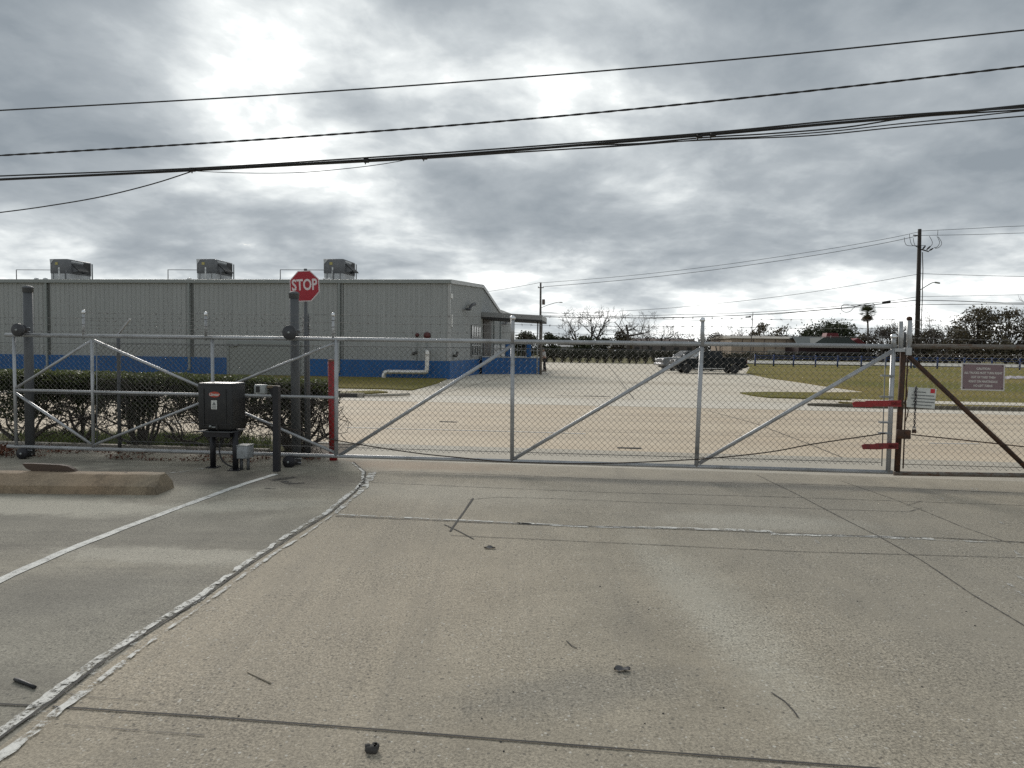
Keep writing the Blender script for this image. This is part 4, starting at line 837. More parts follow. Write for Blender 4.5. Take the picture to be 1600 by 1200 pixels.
for h in (.98, .5): m.tube([V((r0.x, r0.y+.12, zt0+.06+h)), V((r1.x, r1.y+.12, zt1+.06+h))], .028, 6)
m.build('handrail', bpy.data.materials['rail_grey'], rw)
for (u, w_) in ((793, .42), (826, .34)):
    p = at(u, 560, r0.y+1.2); m = MB(); m.bevbox(V((p.x, p.y, zt0+.5)), (w_, 0, 0), (0, .4, 0), (0, 0, .95), .05, 2); m.build('ramp_post', BLUEB, rw)
# ------------------------------------------------------------------ roof machines
def rtu(uL, uC, uR, lab, vt=404.5):
    b = 9.5; zb = ZE+(ZR-ZE)*b/b_r; pl_ = B0+SD*b
    on = lambda u, v, o=0.0: onplane(u, v, pl_+SD*o, SD)
    A = on(uL, 420); Bq = on(uC, 420); A.z = Bq.z = 0; wd = (Bq-A).length; c0 = (A+Bq)/2; zt = on((uL+uC)/2, vt).z; zm = on((uL+uC)/2, 427).z
    # depth so that the right side runs to uR
    lo_, hi_ = .5, 9.0
    for _ in range(30):
        md = (lo_+hi_)/2; q = Bq+SD*md; d = q-CAM; uu = CU+F*(CAMR.inverted() @ d).x/-(CAMR.inverted() @ d).z
        if uu < uR: lo_ = md
        else: hi_ = md
    L = min(lo_, 3.6); cc = c0+SD*(L/2)
    t = thing('rooftop_unit', lab, 'air conditioner', V((cc.x, cc.y, zb)), 'air conditioners on the warehouse roof')
    X = FD*wd; Y = SD*L
    m = MB(); m.bevbox(cc+V((0, 0, (zt+zm)/2)), X, Y, (0, 0, zt-zm), .04, 1); cb = m.build('cabinet', ACG, t)
    m = MB(); m.axbox(cc+V((0, 0, (zb-.3+zm)/2)), X*.96, Y*.96, (0, 0, zm-zb+.3)); cu = m.build('roof_curb', ACL, t)
    m = MB()
    for q in (-.33, 0, .33): m.axbox(cc+V((0, 0, (zb+zm)/2-.1))-SD*(L*.481)+FD*wd*q, FD*.05, SD*.03, (0, 0, zm-zb+.2)); 
    m.build('curb_seams', ACG, cu)
    m = MB(); fx = cc-SD*(L/2+.012); m.prism([fx+FD*wd/2+V((0, 0, zt-.02)), fx+FD*wd*.25+V((0, 0, zt-.02)), fx+FD*wd*.47+V((0, 0, zt-.38*(zt-zm)))], -SD*.01); m.build('pale_corner_panel', ACL, cb)
    m = MB(); m.axbox(fx+FD*wd*.12+V((0, 0, zm+.68*(zt-zm))), FD*.22, SD*.02, (0, 0, .2)); m.build('warning_label', ACY, cb)
    rx = cc-FD*(wd/2)
    m = MB(); m.prism([rx-SD*L*.33+V((0, 0, zm+.72*(zt-zm))), rx+SD*L*.10+V((0, 0, zm+.72*(zt-zm))), rx+SD*L*.10-FD*.62+V((0, 0, zm+.22*(zt-zm))), rx-SD*L*.33-FD*.62+V((0, 0, zm+.22*(zt-zm)))], V((0, 0, -.10))); m.build('air_hood', DARKR, t)
    for s_ in (-.33, .10): m = MB(); m.prism([rx+SD*L*s_+V((0, 0, zm+.70*(zt-zm))), rx+SD*L*s_-FD*.6+V((0, 0, zm+.2*(zt-zm))), rx+SD*L*s_+V((0, 0, zm+.10*(zt-zm)))], SD*.03); m.build('hood_cheek', ACG, t)
    m = MB(); m.axbox(rx-FD*.012+SD*L*.30+V((0, 0, zm+.5*(zt-zm))), FD*.02, SD*L*.30, (0, 0, (zt-zm)*.8)); m.build('condenser_grille', DARKR, t)
    m = MB(); m.axbox(rx-FD*.014-SD*L*.10+V((0, 0, zm+.86*(zt-zm))), FD*.02, SD*L*.5, (0, 0, .12)); m.build('pale_strip', ACL, t)
    m = MB()
    for q in (.47, .50): m.tube([rx-FD*.1+SD*L*q+V((0, 0, zb)), rx-FD*.1+SD*L*q+V((0, 0, zt-.1))], .03, 5)
    for q in range(5): m.tube([rx-FD*.1+SD*L*.47+V((0, 0, zb+.3+.3*q)), rx-FD*.1+SD*L*.50+V((0, 0, zb+.3+.3*q))], .02, 4)
    m.build('service_rail', LAMPG, t)
    p = on(uL+14, 418, -.8); m = MB(); m.tube([V((p.x, p.y, zb-.2)), V((p.x, p.y, on(uL+14, 417.5, -.8).z))], .05, 6); m.build('vent_stack', WHITEP, t)
    return t
rtu(78, 105.5, 145, 'grey rooftop air conditioner with a dark hood, above the far left downspout')
rtu(307, 335, 364.5, 'grey rooftop air conditioner with a dark hood, in the middle of the row of three')
rtu(505.5, 536.5, 554.5, 'grey rooftop air conditioner just right of the stop sign')
for (u0, u1, lab) in ((25.5, 103, 'thin gas pipe on the roof reaching left from the leftmost air conditioner'), (262.5, 345, 'thin gas pipe on the roof beside the middle air conditioner'), (438, 520, 'thin gas pipe on the roof behind the stop sign')):
    b = 8.2; pl_ = B0+SD*b; zb = ZE+(ZR-ZE)*b/b_r-.03; q0 = onplane(u0, 421.5, pl_, SD); q1 = onplane(u1, 422, pl_, SD); m = MB()
    m.tube([V((q0.x, q0.y, zb)), q0, q1, V((q1.x, q1.y, zb))], .035, 6); tag(m.build('gas_pipe', ACG), lab, 'pipe', 'gas pipes on the warehouse roof')
for u in (57, 71, 508, 515, 296):
    b = 6.0; q = onplane(u, 433, B0+SD*b, SD); zb = ZE+(ZR-ZE)*b/b_r; m = MB(); m.lathe([(.10, -.1), (.10, .18), (.18, .20), (.14, .30), (.03, .34)], V((q.x, q.y, zb)), (0, 0, 1), 10); m.build('roof_vent', ACL, rf)
# ------------------------------------------------------------------ person beside the ramp
def person(base, h, face):
    s = h/1.75; fx = V((math.cos(face), math.sin(face), 0)); sx_ = V((-fx.y, fx.x, 0))
    L = lambda f, sd, z: base+fx*f*s+sx_*sd*s+V((0, 0, z*s))
    t = thing('person', 'person in a white shirt and black trousers standing at the end of the blue ramp', 'person', base)
    def skin(name, verts, edges, rad, mat, sub=1, root=0):
        me = bpy.data.meshes.new(name); me.from_pydata([p-base for p in verts], edges, []); ob = bpy.data.objects.new(name, me); COL.objects.link(ob)
        md = ob.modifiers.new('skin', 'SKIN'); md.use_smooth_shade = True
        for i, r_ in enumerate(rad): me.skin_vertices[0].data[i].radius = (r_*s, r_*s); me.skin_vertices[0].data[i].use_root = (i == root)
        ob.modifiers.new('sub', 'SUBSURF').render_levels = sub; ob.modifiers['sub'].levels = sub
        dg = bpy.context.evaluated_depsgraph_get(); m2 = bpy.data.meshes.new_from_object(ob.evaluated_get(dg)); bpy.data.objects.remove(ob)
        m2.name = name; m2.materials.clear(); m2.materials.append(mat); o2 = bpy.data.objects.new(name, m2); COL.objects.link(o2); o2.parent = t; return o2
    vs_ = [L(0, 0, .95), L(.03, 0, 1.15), L(.07, 0, 1.38), L(.10, 0, 1.50), L(.13, 0, 1.60), L(.14, 0, 1.70)]; rd = [.13, .12, .13, .055, .085, .075]; ed = [(0, 1), (1, 2), (2, 3), (3, 4), (4, 5)]
    for sd in (1, -1):
        i0 = len(vs_); vs_ += [L(.07, .18*sd, 1.40), L(.10+.02*sd, .22*sd, 1.13), L(.24, .20*sd, .94), L(.29, .19*sd, .90)]; rd += [.055, .045, .033, .034]; ed += [(2, i0), (i0, i0+1), (i0+1, i0+2), (i0+2, i0+3)]
        for q, (a_, l_) in enumerate(((-.03, .075), (-.01, .085), (.012, .08), (.032, .065))):
            vs_ += [L(.29+l_*.6, (.19+a_)*sd, .90-l_*.5), L(.29+l_, (.19+a_)*sd, .88-l_*.9)]; rd += [.010, .008]; n_ = len(vs_); ed += [(i0+3, n_-2), (n_-2, n_-1)]
        vs_ += [L(.30, .155*sd, .905), L(.34, .150*sd, .895)]; rd += [.011, .009]; n_ = len(vs_); ed += [(i0+3, n_-2), (n_-2, n_-1)]
        j0 = len(vs_); f_ = .10*sd; vs_ += [L(0, .09*sd, .90), L(.03+f_*.6, .10*sd, .50), L(f_-.02, .10*sd, .09), L(f_+.13, .11*sd, .035)]; rd += [.09, .06, .042, .035]; ed += [(0, j0), (j0, j0+1), (j0+1, j0+2), (j0+2, j0+3)]
    skin('body', vs_, ed, rd, MAT('skin', (.30, .18, .13), .6, 0, .08))
    vs_ = [L(0, 0, .93), L(.03, 0, 1.15), L(.07, 0, 1.38), L(.085, 0, 1.455)]; rd = [.155, .145, .155, .075]; ed = [(0, 1), (1, 2), (2, 3)]
    for sd in (1, -1): i0 = len(vs_); vs_ += [L(.07, .19*sd, 1.40), L(.10+.02*sd, .225*sd, 1.16)]; rd += [.075, .065]; ed += [(2, i0), (i0, i0+1)]
    skin('shirt', vs_, ed, rd, MAT('white_shirt', (.62, .60, .58), .8, 0, .12, 8))
    vs_ = [L(0, 0, .95)]; rd = [.15]; ed = []
    for sd in (1, -1): f_ = .10*sd; i0 = len(vs_); vs_ += [L(0, .09*sd, .88), L(.03+f_*.6, .10*sd, .50), L(f_-.02, .10*sd, .08)]; rd += [.11, .082, .065]; ed += [(0, i0), (i0, i0+1), (i0+1, i0+2)]
    skin('trousers', vs_, ed, rd, MAT('black_trousers', (.015, .015, .017), .8))
    m = MB(); bm = bmesh.new(); bmesh.ops.create_icosphere(bm, subdivisions=2, radius=.105*s)
    m.frombm(bm, Matrix.Translation(L(.115, 0, 1.685)), True); m.build('hair', MAT('dark_hair', (.03, .022, .018), .7), t)
    m = MB(); hc = L(.14, 0, 1.63)
    m.prism([hc+fx*.075*s+sx_*.012*s, hc+fx*.075*s-sx_*.012*s, hc+fx*.115*s+V((0, 0, -.02*s))], V((0, 0, .04*s))); m.build('nose', bpy.data.materials['skin'], t)
    for sd in (1, -1):
        m = MB(); m.bevbox(L((.10*sd)+.05, .10*sd+.005*sd, .04), fx*.27*s, sx_*.10*s, (0, 0, .08*s), .03*s, 2); m.build('shoe', RUBBER, t)
    return t
pb_ = gz(849.3, 579.5)
person(V((pb_.x, pb_.y-2.0, 0)), 1.98, math.pi+.25)
# ------------------------------------------------------------------ pickups
CARGLASS = MAT('car_glass', (.012, .014, .016), .15, 0, .1, 1, spec=.25)
def pickup(paint, lab, loc, rz, glassm=CARGLASS, bright=None, scl=1.0):
    t = thing('pickup_truck', lab, 'pickup truck', (0, 0, 0), 'pickup trucks parked in the lot')
    W2 = .98
    def arc(cx, r, n=9): return [(cx-r*math.cos(math.pi*k/(n-1)), .42+r*math.sin(math.pi*k/(n-1))) for k in range(n)]
    fxw, rxw, ra = 2.05, -2.05, .50
    low = [(-3.1, .62), (-3.1, .50)]+[(rxw-ra, .42)]+arc(rxw, ra)[1:-1]+[(rxw+ra, .42), (fxw-ra, .42)]+arc(fxw, ra)[1:-1]+[(fxw+ra, .42), (2.95, .46), (3.05, .62), (3.08, 1.02), (3.0, 1.16), (2.6, 1.22), (1.45, 1.27), (1.2, 1.30), (-1.05, 1.30), (-1.10, .95), (-3.0, .95), (-3.1, .95)]
    def body(poly, w2, mt, nm, par, bev=.035):
        bm = bmesh.new(); vs_ = [bm.verts.new((x, -w2, z)) for x, z in poly]; f = bm.faces.new(vs_); r = bmesh.ops.extrude_face_region(bm, geom=[f]); 
        for q in r['geom']:
            if isinstance(q, bmesh.types.BMVert): q.co.y = w2
        bmesh.ops.recalc_face_normals(bm, faces=bm.faces[:])
        if bev: bmesh.ops.bevel(bm, geom=[e for e in bm.edges if abs(e.verts[0].co.y-e.verts[1].co.y) < 1e-5 or len(e.link_faces) == 2 and e.calc_face_angle(0) > .5], offset=bev, segments=2, affect='EDGES', clamp_overlap=True)
        m = MB(); m.frombm(bm); return m.build(nm, mt, par)
    body(low, W2, paint, 'body', t, .03)
    for sd in (1, -1):
        m = MB(); m.prism([(x, sd*W2, z) for x, z in ((-3.1, .97), (-1.12, .97), (-1.12, 1.36), (-3.1, 1.34))], (0, -sd*.09, 0)); m.build('bed_side', paint, t)
        m = MB(); m.axbox((-2.1, sd*(W2-.05), 1.375), (1.96, 0, 0), (0, .13, 0), (0, 0, .035)); m.build('bed_rail_cap', BLACKP if not bright else bright, t)
    m = MB(); m.bevbox((-3.09, 0, 1.15), (.07, 0, 0), (0, 2*W2-.02, 0), (0, 0, .40), .02, 1); tg = m.build('tailgate', paint, t)
    m = MB(); m.bevbox((-3.13, 0, 1.22), (.02, 0, 0), (0, .25, 0), (0, 0, .06), .008, 1); m.build('handle', BLACKP, tg)
    # cab: tapered greenhouse
    bt = [(1.28, 1.29), (.52, 1.90), (.25, 1.95), (-.75, 1.95), (-.98, 1.88), (-1.05, 1.29)]
    wB, wT = .94, .74; wid = lambda z: wB+(wT-wB)*(z-1.29)/(1.95-1.29)
    m = MB(); n = len(bt); vs_ = [V((x, -wid(z), z)) for x, z in bt]+[V((x, wid(z), z)) for x, z in bt]
    m.add(vs_, [tuple(range(n)), tuple(reversed(range(n, 2*n)))]+[(i, n+i, n+(i+1) % n, (i+1) % n) for i in range(n)]); cabo = m.build('cab', paint, t)
    def gl(pts, o, nm): m = MB(); m.prism(pts, o); return m.build(nm, glassm, cabo)
    q = lambda x, z, sd, e=.012: V((x, sd*(wid(z)+e), z))
    gl([V((1.19, -wid(1.37)+.08, 1.385)), V((1.19, wid(1.37)-.08, 1.385)), V((.60, wid(1.86)-.05, 1.86)), V((.60, -wid(1.86)+.05, 1.86))], (.016, 0, .02), 'windscreen')
    gl([V((-1.055, -.75, 1.40)), V((-1.055, .75, 1.40)), V((-1.0, .62, 1.82)), V((-1.0, -.62, 1.82))], (-.014, 0, 0), 'rear_window')
    for sd in (1, -1):
        gl([q(1.02, 1.38, sd), q(.52, 1.80, sd), q(.28, 1.85, sd), q(.26, 1.38, sd)], (0, sd*.006, 0), 'side_window')
        gl([q(.18, 1.38, sd), q(.19, 1.85, sd), q(-.70, 1.85, sd), q(-.86, 1.72, sd), q(-.90, 1.38, sd)], (0, sd*.006, 0), 'side_window')
        for dx in (.20, -.85, 1.12):
            m = MB(); m.axbox((dx, sd*(W2+.001), .93), (.012, 0, 0), (0, .006, 0), (0, 0, .70)); m.build('door_seam', BLACKP, t)
        for dx in (.38, -.68):
            m = MB(); m.bevbox((dx, sd*(W2+.02), 1.14), (.2, 0, 0), (0, .04, 0), (0, 0, .04), .01, 1); m.build('door_handle', bright or BLACKP, t)
        m = MB(); m.bevbox((1.0, sd*(W2+.16), 1.45), (.12, 0, 0), (0, .22, 0), (0, 0, .26), .04, 2); m.tube([(1.0, sd*.93, 1.36), (1.0, sd*(W2+.1), 1.40)], .025, 6); m.build('mirror', bright or BLACKP, t)
        m = MB(); m.bevbox((.1, sd*(W2+.04), .43), (2.6, 0, 0), (0, .18, 0), (0, 0, .07), .025, 2); m.build('running_board', ALUM, t)
        m = MB(); m.bevbox((3.02, sd*.76, 1.0), (.14, 0, 0), (0, .40, 0), (0, 0, .22), .03, 2); m.build('headlight', MAT('headlight_glass', (.28, .29, .30), .15, .2, .05), t)
        m = MB(); m.bevbox((-3.10, sd*.90, 1.12), (.07, 0, 0), (0, .14, 0), (0, 0, .38), .02, 1); m.build('taillight', MAT('taillight_red', (.25, .01, .01), .25), t)
        for wxx in (fxw, rxw):
            c = V((wxx, sd*.86, .40)); m = MB(); m.lathe([(.22, -.13), (.36, -.13), (.395, -.09), (.40, -.05), (.40, .05), (.395, .09), (.36, .13), (.22, .13)], c, (0, 1, 0), 24); ty = m.build('tyre', RUBBER, None, origin=(0, 0, 0))
            wl = bpy.data.objects.new('wheel', None); COL.objects.link(wl); wl.parent = t; WLOC[wl.name] = V((0, 0, 0)); ty.parent = wl
            m = MB(); m.lathe([(.03, .02), (.06, .04), (.20, .02), (.24, .06), (.245, -.08)], c+V((0, sd*.06, 0)), (0, sd, 0), 20)
            for k in range(6): an = k*math.pi/3; d_ = V((math.cos(an), 0, math.sin(an))); m.axbox(c+V((0, sd*.09, 0))+d_*.12, d_*.2, V((0, .03, 0)), d_.cross(V((0, 1, 0)))*.06)
            m.build('rim', MAT('rim_grey', (.32, .32, .33), .35, .7, .1), wl)
    m = MB(); m.bevbox((3.06, 0, .62), (.22, 0, 0), (0, 2*W2+.02, 0), (0, 0, .24), .05, 2); m.build('front_bumper', bright or BLACKP, t)
    m = MB(); m.bevbox((-3.18, 0, .66), (.16, 0, 0), (0, 2*W2-.04, 0), (0, 0, .20), .04, 2); m.build('rear_bumper', bright or BLACKP, t)
    m = MB(); m.bevbox((3.075, 0, .98), (.06, 0, 0), (0, 1.1, 0), (0, 0, .34), .02, 2); gr = m.build('grille', bright or BLACKP, t)
    m = MB()
    for k in range(4): m.axbox((3.11, 0, .86+.075*k), (.012, 0, 0), (0, 1.0, 0), (0, 0, .035))
    m.build('grille_bars', DARKR, gr)
    m = MB(); m.box((0, 0, .46), (5.5, 1.72, .34)); m.build('chassis', RUBBER, t)
    t.location = loc; t.rotation_euler = (0, 0, rz); t.scale = (scl, scl, scl); return t
def CARPAINT(n, c):
    m = MAT(n, c, .35, 0, .05, 1, spec=.15); m.node_tree.nodes['Principled BSDF'].inputs['Coat Weight'].default_value = .06; return m
cA = (gz(1051, 583)+gz(1171, 583.5))/2
pickup(CARPAINT('dark_navy_paint', (.008, .011, .014)), 'dark navy crew cab pickup truck parked by the lawn', (cA.x-.1, cA.y+1.0, -.022), math.pi+.02)
cB = gz(1078, 579.5)
pickup(CARPAINT('silver_paint', (.17, .178, .185)), 'silver pickup truck nosing out behind the dark navy one', (cB.x+.35, cB.y+2.2, -.022), math.pi+.22, bright=MAT('chrome', (.30, .30, .31), .3, .7, .05))
# ------------------------------------------------------------------ overhead cables above the gate
def cable(name, pts, r, lab, n=6, twist=0.0, grp=None, mat=CABLEM):
    P = smooth_poly(pts, 8); m = MB()
    if twist:
        for ph in (0, math.pi):
            Q = []; dist = 0; D_ = []
            for i in range(len(P)-1):
                for k in range(8): D_.append(P[i].lerp(P[i+1], k/8))
            for i, p in enumerate(D_):
                if i: dist += (p-D_[i-1]).length
                a_ = dist*2*math.pi/twist+ph; Q.append(p+V((0, math.cos(a_), math.sin(a_)))*r*.42)
            m.tube(Q, r*.78, 5)
    else: m.tube(P, r, n)
    return tag(m.build(name, mat), lab, 'cable', grp)
def YC(u, Y0=14.2): return Y0-(u-800)/800*1.15
def cpts(l, Y0=14.2):
    P = [at(u, v, YC(u, Y0)) for u, v in l]; return ([P[0]+(P[0]-P[1])*3] if l[0][0] < 0 else [])+P+([P[-1]+(P[-1]-P[-2])*3] if l[-1][0] > 1600 else [])
g_ = 'overhead cables crossing above the gate'
cable('overhead_cable', cpts([(-150, 181), (0, 172.5), (400, 150), (800, 122), (1200, 88), (1600, 47), (1750, 31)]), .0145, 'topmost thin black cable crossing the whole sky', grp=g_)
cable('overhead_cable', cpts([(-150, 251), (0, 243), (400, 218.5), (800, 188), (1200, 149), (1600, 103.5), (1750, 85)]), .018, 'twisted black cable, second from the top of the sky', twist=.62, grp=g_)
b_t = thing('cable_bundle', 'thick lashed bundle of black cables, lowest of the cables above the gate', 'cable', at(640, 246, 14))
def bstr(l, r, nm='cable_strand', Y0=14.0, k=0): m = MB(); m.tube(smooth_poly(cpts(l, Y0), 6), r, 6); return m.build(nm, CABLEM, b_t)
bstr([(-150, 288), (0, 280.5), (300, 266), (640, 246), (800, 235), (1100, 211), (1300, 193), (1450, 180), (1600, 165), (1750, 149)], .026)
bstr([(-150, 282), (0, 275), (300, 263), (640, 242), (800, 231), (1100, 208), (1300, 189), (1450, 177), (1600, 168), (1750, 156)], .015, Y0=13.93)
bstr([(300, 267), (640, 249), (800, 238.5), (960, 228), (1100, 215), (1200, 209), (1320, 199), (1430, 183), (1600, 171.5), (1750, 160)], .014, Y0=14.06)
bstr([(620, 250), (800, 238), (960, 229), (1100, 218), (1190, 213.5), (1300, 205), (1400, 194), (1480, 186), (1600, 173), (1750, 158)], .011, Y0=13.95)
bstr([(900, 228), (1000, 224), (1100, 219), (1180, 216), (1280, 211), (1400, 199), (1500, 190), (1600, 181.5), (1750, 170)], .012, Y0=14.1)
bstr([(302, 267), (340, 269), (400, 270.5), (470, 269.5), (540, 263.5), (600, 256), (660, 245)], .007, Y0=14.0)
bstr([(-150, 349), (0, 332), (80, 321), (160, 307), (240, 287), (302, 267)], .012, Y0=14.0)
for (u, v) in ((302, 266), (664, 247), (1092, 214), (1113, 211), (573, 252)):
    c = at(u, v, YC(u, 14.0)); m = MB(); m.tube([c-V((.03, 0, .06)), c+V((0, 0, .05))], .012, 5); m.tube([c+V((-.05, -.04, 0)), c+V((.05, -.03, .005))], .045, 6); m.build('lashing_clamp', CABLEM, b_t)
# ------------------------------------------------------------------ utility poles and far wires
YA, YB = 97.0, 122.0
baseA = gz(1432, 575); YA = baseA.y
pa = thing('utility_pole', 'tall dark wooden utility pole with switch arms behind the lawn on the right', 'utility pole', baseA)
m = MB(); top = at(1437, 358, YA); m.tube([baseA-V((0, 0, .3)), baseA.lerp(top, .5), top], [.36, .30, .23], 12); pw = m.build('pole', POLEW, pa)
PA = lambda u, v, o=0: at(u, v, YA+o)
m = MB(); m.axbox((PA(1427, 367.5)+PA(1437, 368.5))/2, PA(1437, 368.5)-PA(1427, 367.5), (0, .12, 0), (0, 0, .14)); m.build('crossarm', POLEW, pa)
m = MB(); a_, b_ = PA(1437, 389, -.2), PA(1451, 393, -.6); m.axbox((a_+b_)/2, b_-a_, (0, .12, 0), (0, 0, .14)); m.build('switch_arm', POLEW, pa)
for (u0, v0, u1, v1) in ((1442, 389, 1446, 384), (1448, 390, 1454, 384.5), (1452, 391.5, 1458, 388)):
    m = MB(); m.tube([PA(u0, v0, -.6), PA((u0+u1)/2, (v0+v1)/2, -.6), PA(u1, v1, -.6)], [.09, .12, .08], 6); m.build('fuse_cutout', BLACKM, pa)
for pts in (((1413, 371), (1413.5, 377), (1416, 382.5), (1421, 384), (1430, 384), (1446, 383.5)), ((1421, 366), (1422, 374), (1424, 381), (1428, 384), (1440, 386)), ((1427, 372), (1428, 379), (1431, 385), (1437, 387)), ((1465.5, 360), (1465, 368)), ((1452, 369), (1455.5, 375), (1457, 380), (1455, 384)), ((1464, 369), (1467, 375), (1468, 380), (1464, 386), (1459, 387)), ((1466, 370), (1471, 378), (1470.5, 383), (1466, 387), (1461, 388))):
    m = MB(); m.tube(smooth_poly([PA(u, v, -.4) for u, v in pts], 3), .035, 4); m.build('jumper_wire', CABLEM, pa)
m = MB(); m.tube([PA(1441.2, 394, -.3), PA(1442, 420, -.3), PA(1441.3, 460, -.3), PA(1438.5, 541, -.3), PA(1437, 574, -.3)], .06, 5); m.build('riser', POLEG, pa)
m = MB(); m.tube(smooth_poly([PA(1436.5, 454, -.3), PA(1445, 448.5, -1), PA(1455, 442.5, -1.6), PA(1460, 441, -1.8)], 3), .06, 6); la = m.build('lamp_arm', LAMPG, pa)
m = MB(); m.bevbox(PA(1464.5, 441.8, -1.9), PA(1469, 442.6, -1.9)-PA(1461, 441.2, -1.9), (0, .3, 0), (0, 0, .2), .06, 1); m.build('lamp_head', LAMPG, la)
m = MB(); m.tube([baseA-V((.35, .3, 0)), baseA+V((-.35, -.3, 1.5))], .28, 8); m.build('blue_guard', BLUEB, pa)
pbB = gz(844, 564.2); YB = pbB.y
pb2 = thing('utility_pole', 'slender far utility pole rising behind the canopy with a brown transformer', 'utility pole', V((pbB.x, pbB.y, 0)))
PB = lambda u, v, o=0: at(u, v, YB+o)
m = MB(); m.tube([V((pbB.x, pbB.y, -.1)), PB(844.8, 442)], [.24, .15], 10); m.build('pole', POLEG, pb2)
m = MB(); m.axbox((PB(841, 449.5)+PB(849, 449.5))/2, PB(849, 449.5)-PB(841, 449.5), (0, .12, 0), (0, 0, .13)); m.build('crossarm', POLEG, pb2)
for u in (841, 849): m = MB(); m.tube([PB(u, 450), PB(u, 447.5)], .07, 6); m.build('insulator', LAMPG, pb2)
m = MB(); c = PB(849.3, 472, -.2); m.lathe([(.24, -.42), (.25, -.38), (.25, .38), (.2, .45)], c, (0, 0, 1), 12); m.build('transformer', TRANSF, pb2)
m = MB(); m.tube(smooth_poly([PB(845, 481), PB(855, 477), PB(868, 473), PB(874, 472)], 3), .05, 5); l2 = m.build('lamp_arm', LAMPG, pb2)
m = MB(); m.bevbox(PB(876.5, 472.3), PB(879, 472.3)-PB(874, 472.3), (0, .25, 0), (0, 0, .15), .04, 1); m.build('lamp_head', LAMPG, l2)
sp = gz(1172, 564.5); t = thing('street_light', 'small distant street light with a dark box lamp in front of the tan building', 'street light', V((sp.x, sp.y, 0)))
m = MB(); m.tube([V((sp.x, sp.y, 0)), at(1176.5, 488, sp.y)], [.13, .07], 8); m.build('pole', POLEG, t)
m = MB(); c0, c1 = at(1166, 495, sp.y), at(1176, 493.5, sp.y); m.tube([c1, at(1170, 494, sp.y)], .05, 5); m.build('arm', POLEG, t)
m = MB(); m.bevbox(at(1169, 495.3, sp.y), at(1173, 495, sp.y)-at(1165, 495.3, sp.y), (0, .5, 0), (0, 0, .28), .05, 1); m.build('lamp_head', BLACKM, t)
def wire(pts, Ys, r, lab, cat='power line'):
    P = [at(u, v, Ys[0]+(Ys[1]-Ys[0])*(u-pts[0][0])/(pts[-1][0]-pts[0][0])) for u, v in pts]; m = MB(); m.tube(smooth_poly(P, 5), r, 5)
    return tag(m.build('power_line', MAT('far_wire', (.05, .05, .052), .7) if 'far_wire' not in bpy.data.materials else bpy.data.materials['far_wire'], None), lab, cat, 'wires strung along the far road')
Yr = YA-14
wire([(1437, 362), (1380, 374), (1270, 393), (1120, 415), (980, 431), (845, 442)], (YA, YB), .030, 'top wire sagging from the tall dark pole left to the far pole')
wire([(1432, 369), (1370, 382), (1260, 401), (1120, 421), (980, 437), (850, 448)], (YA, YB), .036, 'second wire running left from the tall dark pole to the far pole')
wire([(1437, 361), (1520, 357), (1600, 353), (1900, 343)], (YA, Yr), .03, 'top wire leaving the tall dark pole to the right')
wire([(1437, 368), (1520, 366.5), (1600, 364), (1900, 355)], (YA, Yr), .03, 'pair wire just under the top wire to the right of the tall dark pole')
wire([(1433, 428.5), (1350, 443), (1220, 463), (1050, 481), (900, 489), (846, 489)], (YA, YB), .03, 'thin middle wire between the tall dark pole and the far pole')
wire([(1437, 427.5), (1500, 429.5), (1600, 432), (1900, 436)], (YA, Yr), .03, 'thin middle wire to the right of the tall dark pole')
wire([(1432, 464), (1380, 471.5), (1290, 480), (1180, 488), (1050, 492), (950, 494), (846, 492.5)], (YA-.3, YB), .035, 'upper telephone cable left of the tall dark pole')
wire([(1432, 469), (1380, 474.5), (1290, 483.5), (1180, 491.5), (1050, 496), (950, 496.5), (846, 494.5)], (YA-.3, YB), .055, 'thick telephone cable left of the tall dark pole')
wire([(1432, 476), (1400, 480), (1330, 481), (1200, 492)], (YA-.3, YA+14), .03, 'lower telephone cable with a slack loop near the palm')
wire([(1437, 463.5), (1500, 462.5), (1600, 460.5), (1900, 456)], (YA-.3, Yr), .025, 'thin telephone wire right of the tall dark pole')
wire([(1437, 469), (1500, 470.5), (1560, 473), (1600, 473.5), (1900, 474)], (YA-.3, Yr), .05, 'thick telephone cable to the right of the tall dark pole')
wire([(1437, 476), (1500, 475.5), (1560, 475), (1600, 475.5), (1900, 478)], (YA-.3, Yr), .04, 'lowest telephone cable to the right of the tall dark pole')
wire([(846, 441), (820, 446), (760, 456), (700, 464)], (YB, YB+10), .03, 'thin wire running left from the far pole behind the warehouse gable')
wire([(846, 487.5), (900, 491), (1000, 497), (1120, 502)], (YB, YB+30), .03, 'faint low wire going right from the far pole')
YL = YA+3.5
t = thing('cable_splice', 'black splice case and slack cable loop hanging on the telephone cable by the palm', 'cable', at(1340, 480, YL))
m = MB(); m.tube([at(1379, 473, YL-1), at(1391, 471, YL-1)], .17, 8); m.build('splice_case', BLACKP, t)
lp = [(1366, 478), (1356, 477), (1344, 476.5), (1335, 480), (1329, 486), (1322, 488), (1315.5, 485), (1315, 479), (1320, 475.5), (1330, 477), (1340, 478), (1362, 473.5), (1366, 478), (1356, 481)]
m = MB(); m.tube(smooth_poly([at(u, v, YL) for u, v in lp], 3), .04, 5); m.build('slack_loop', CABLEM, t)
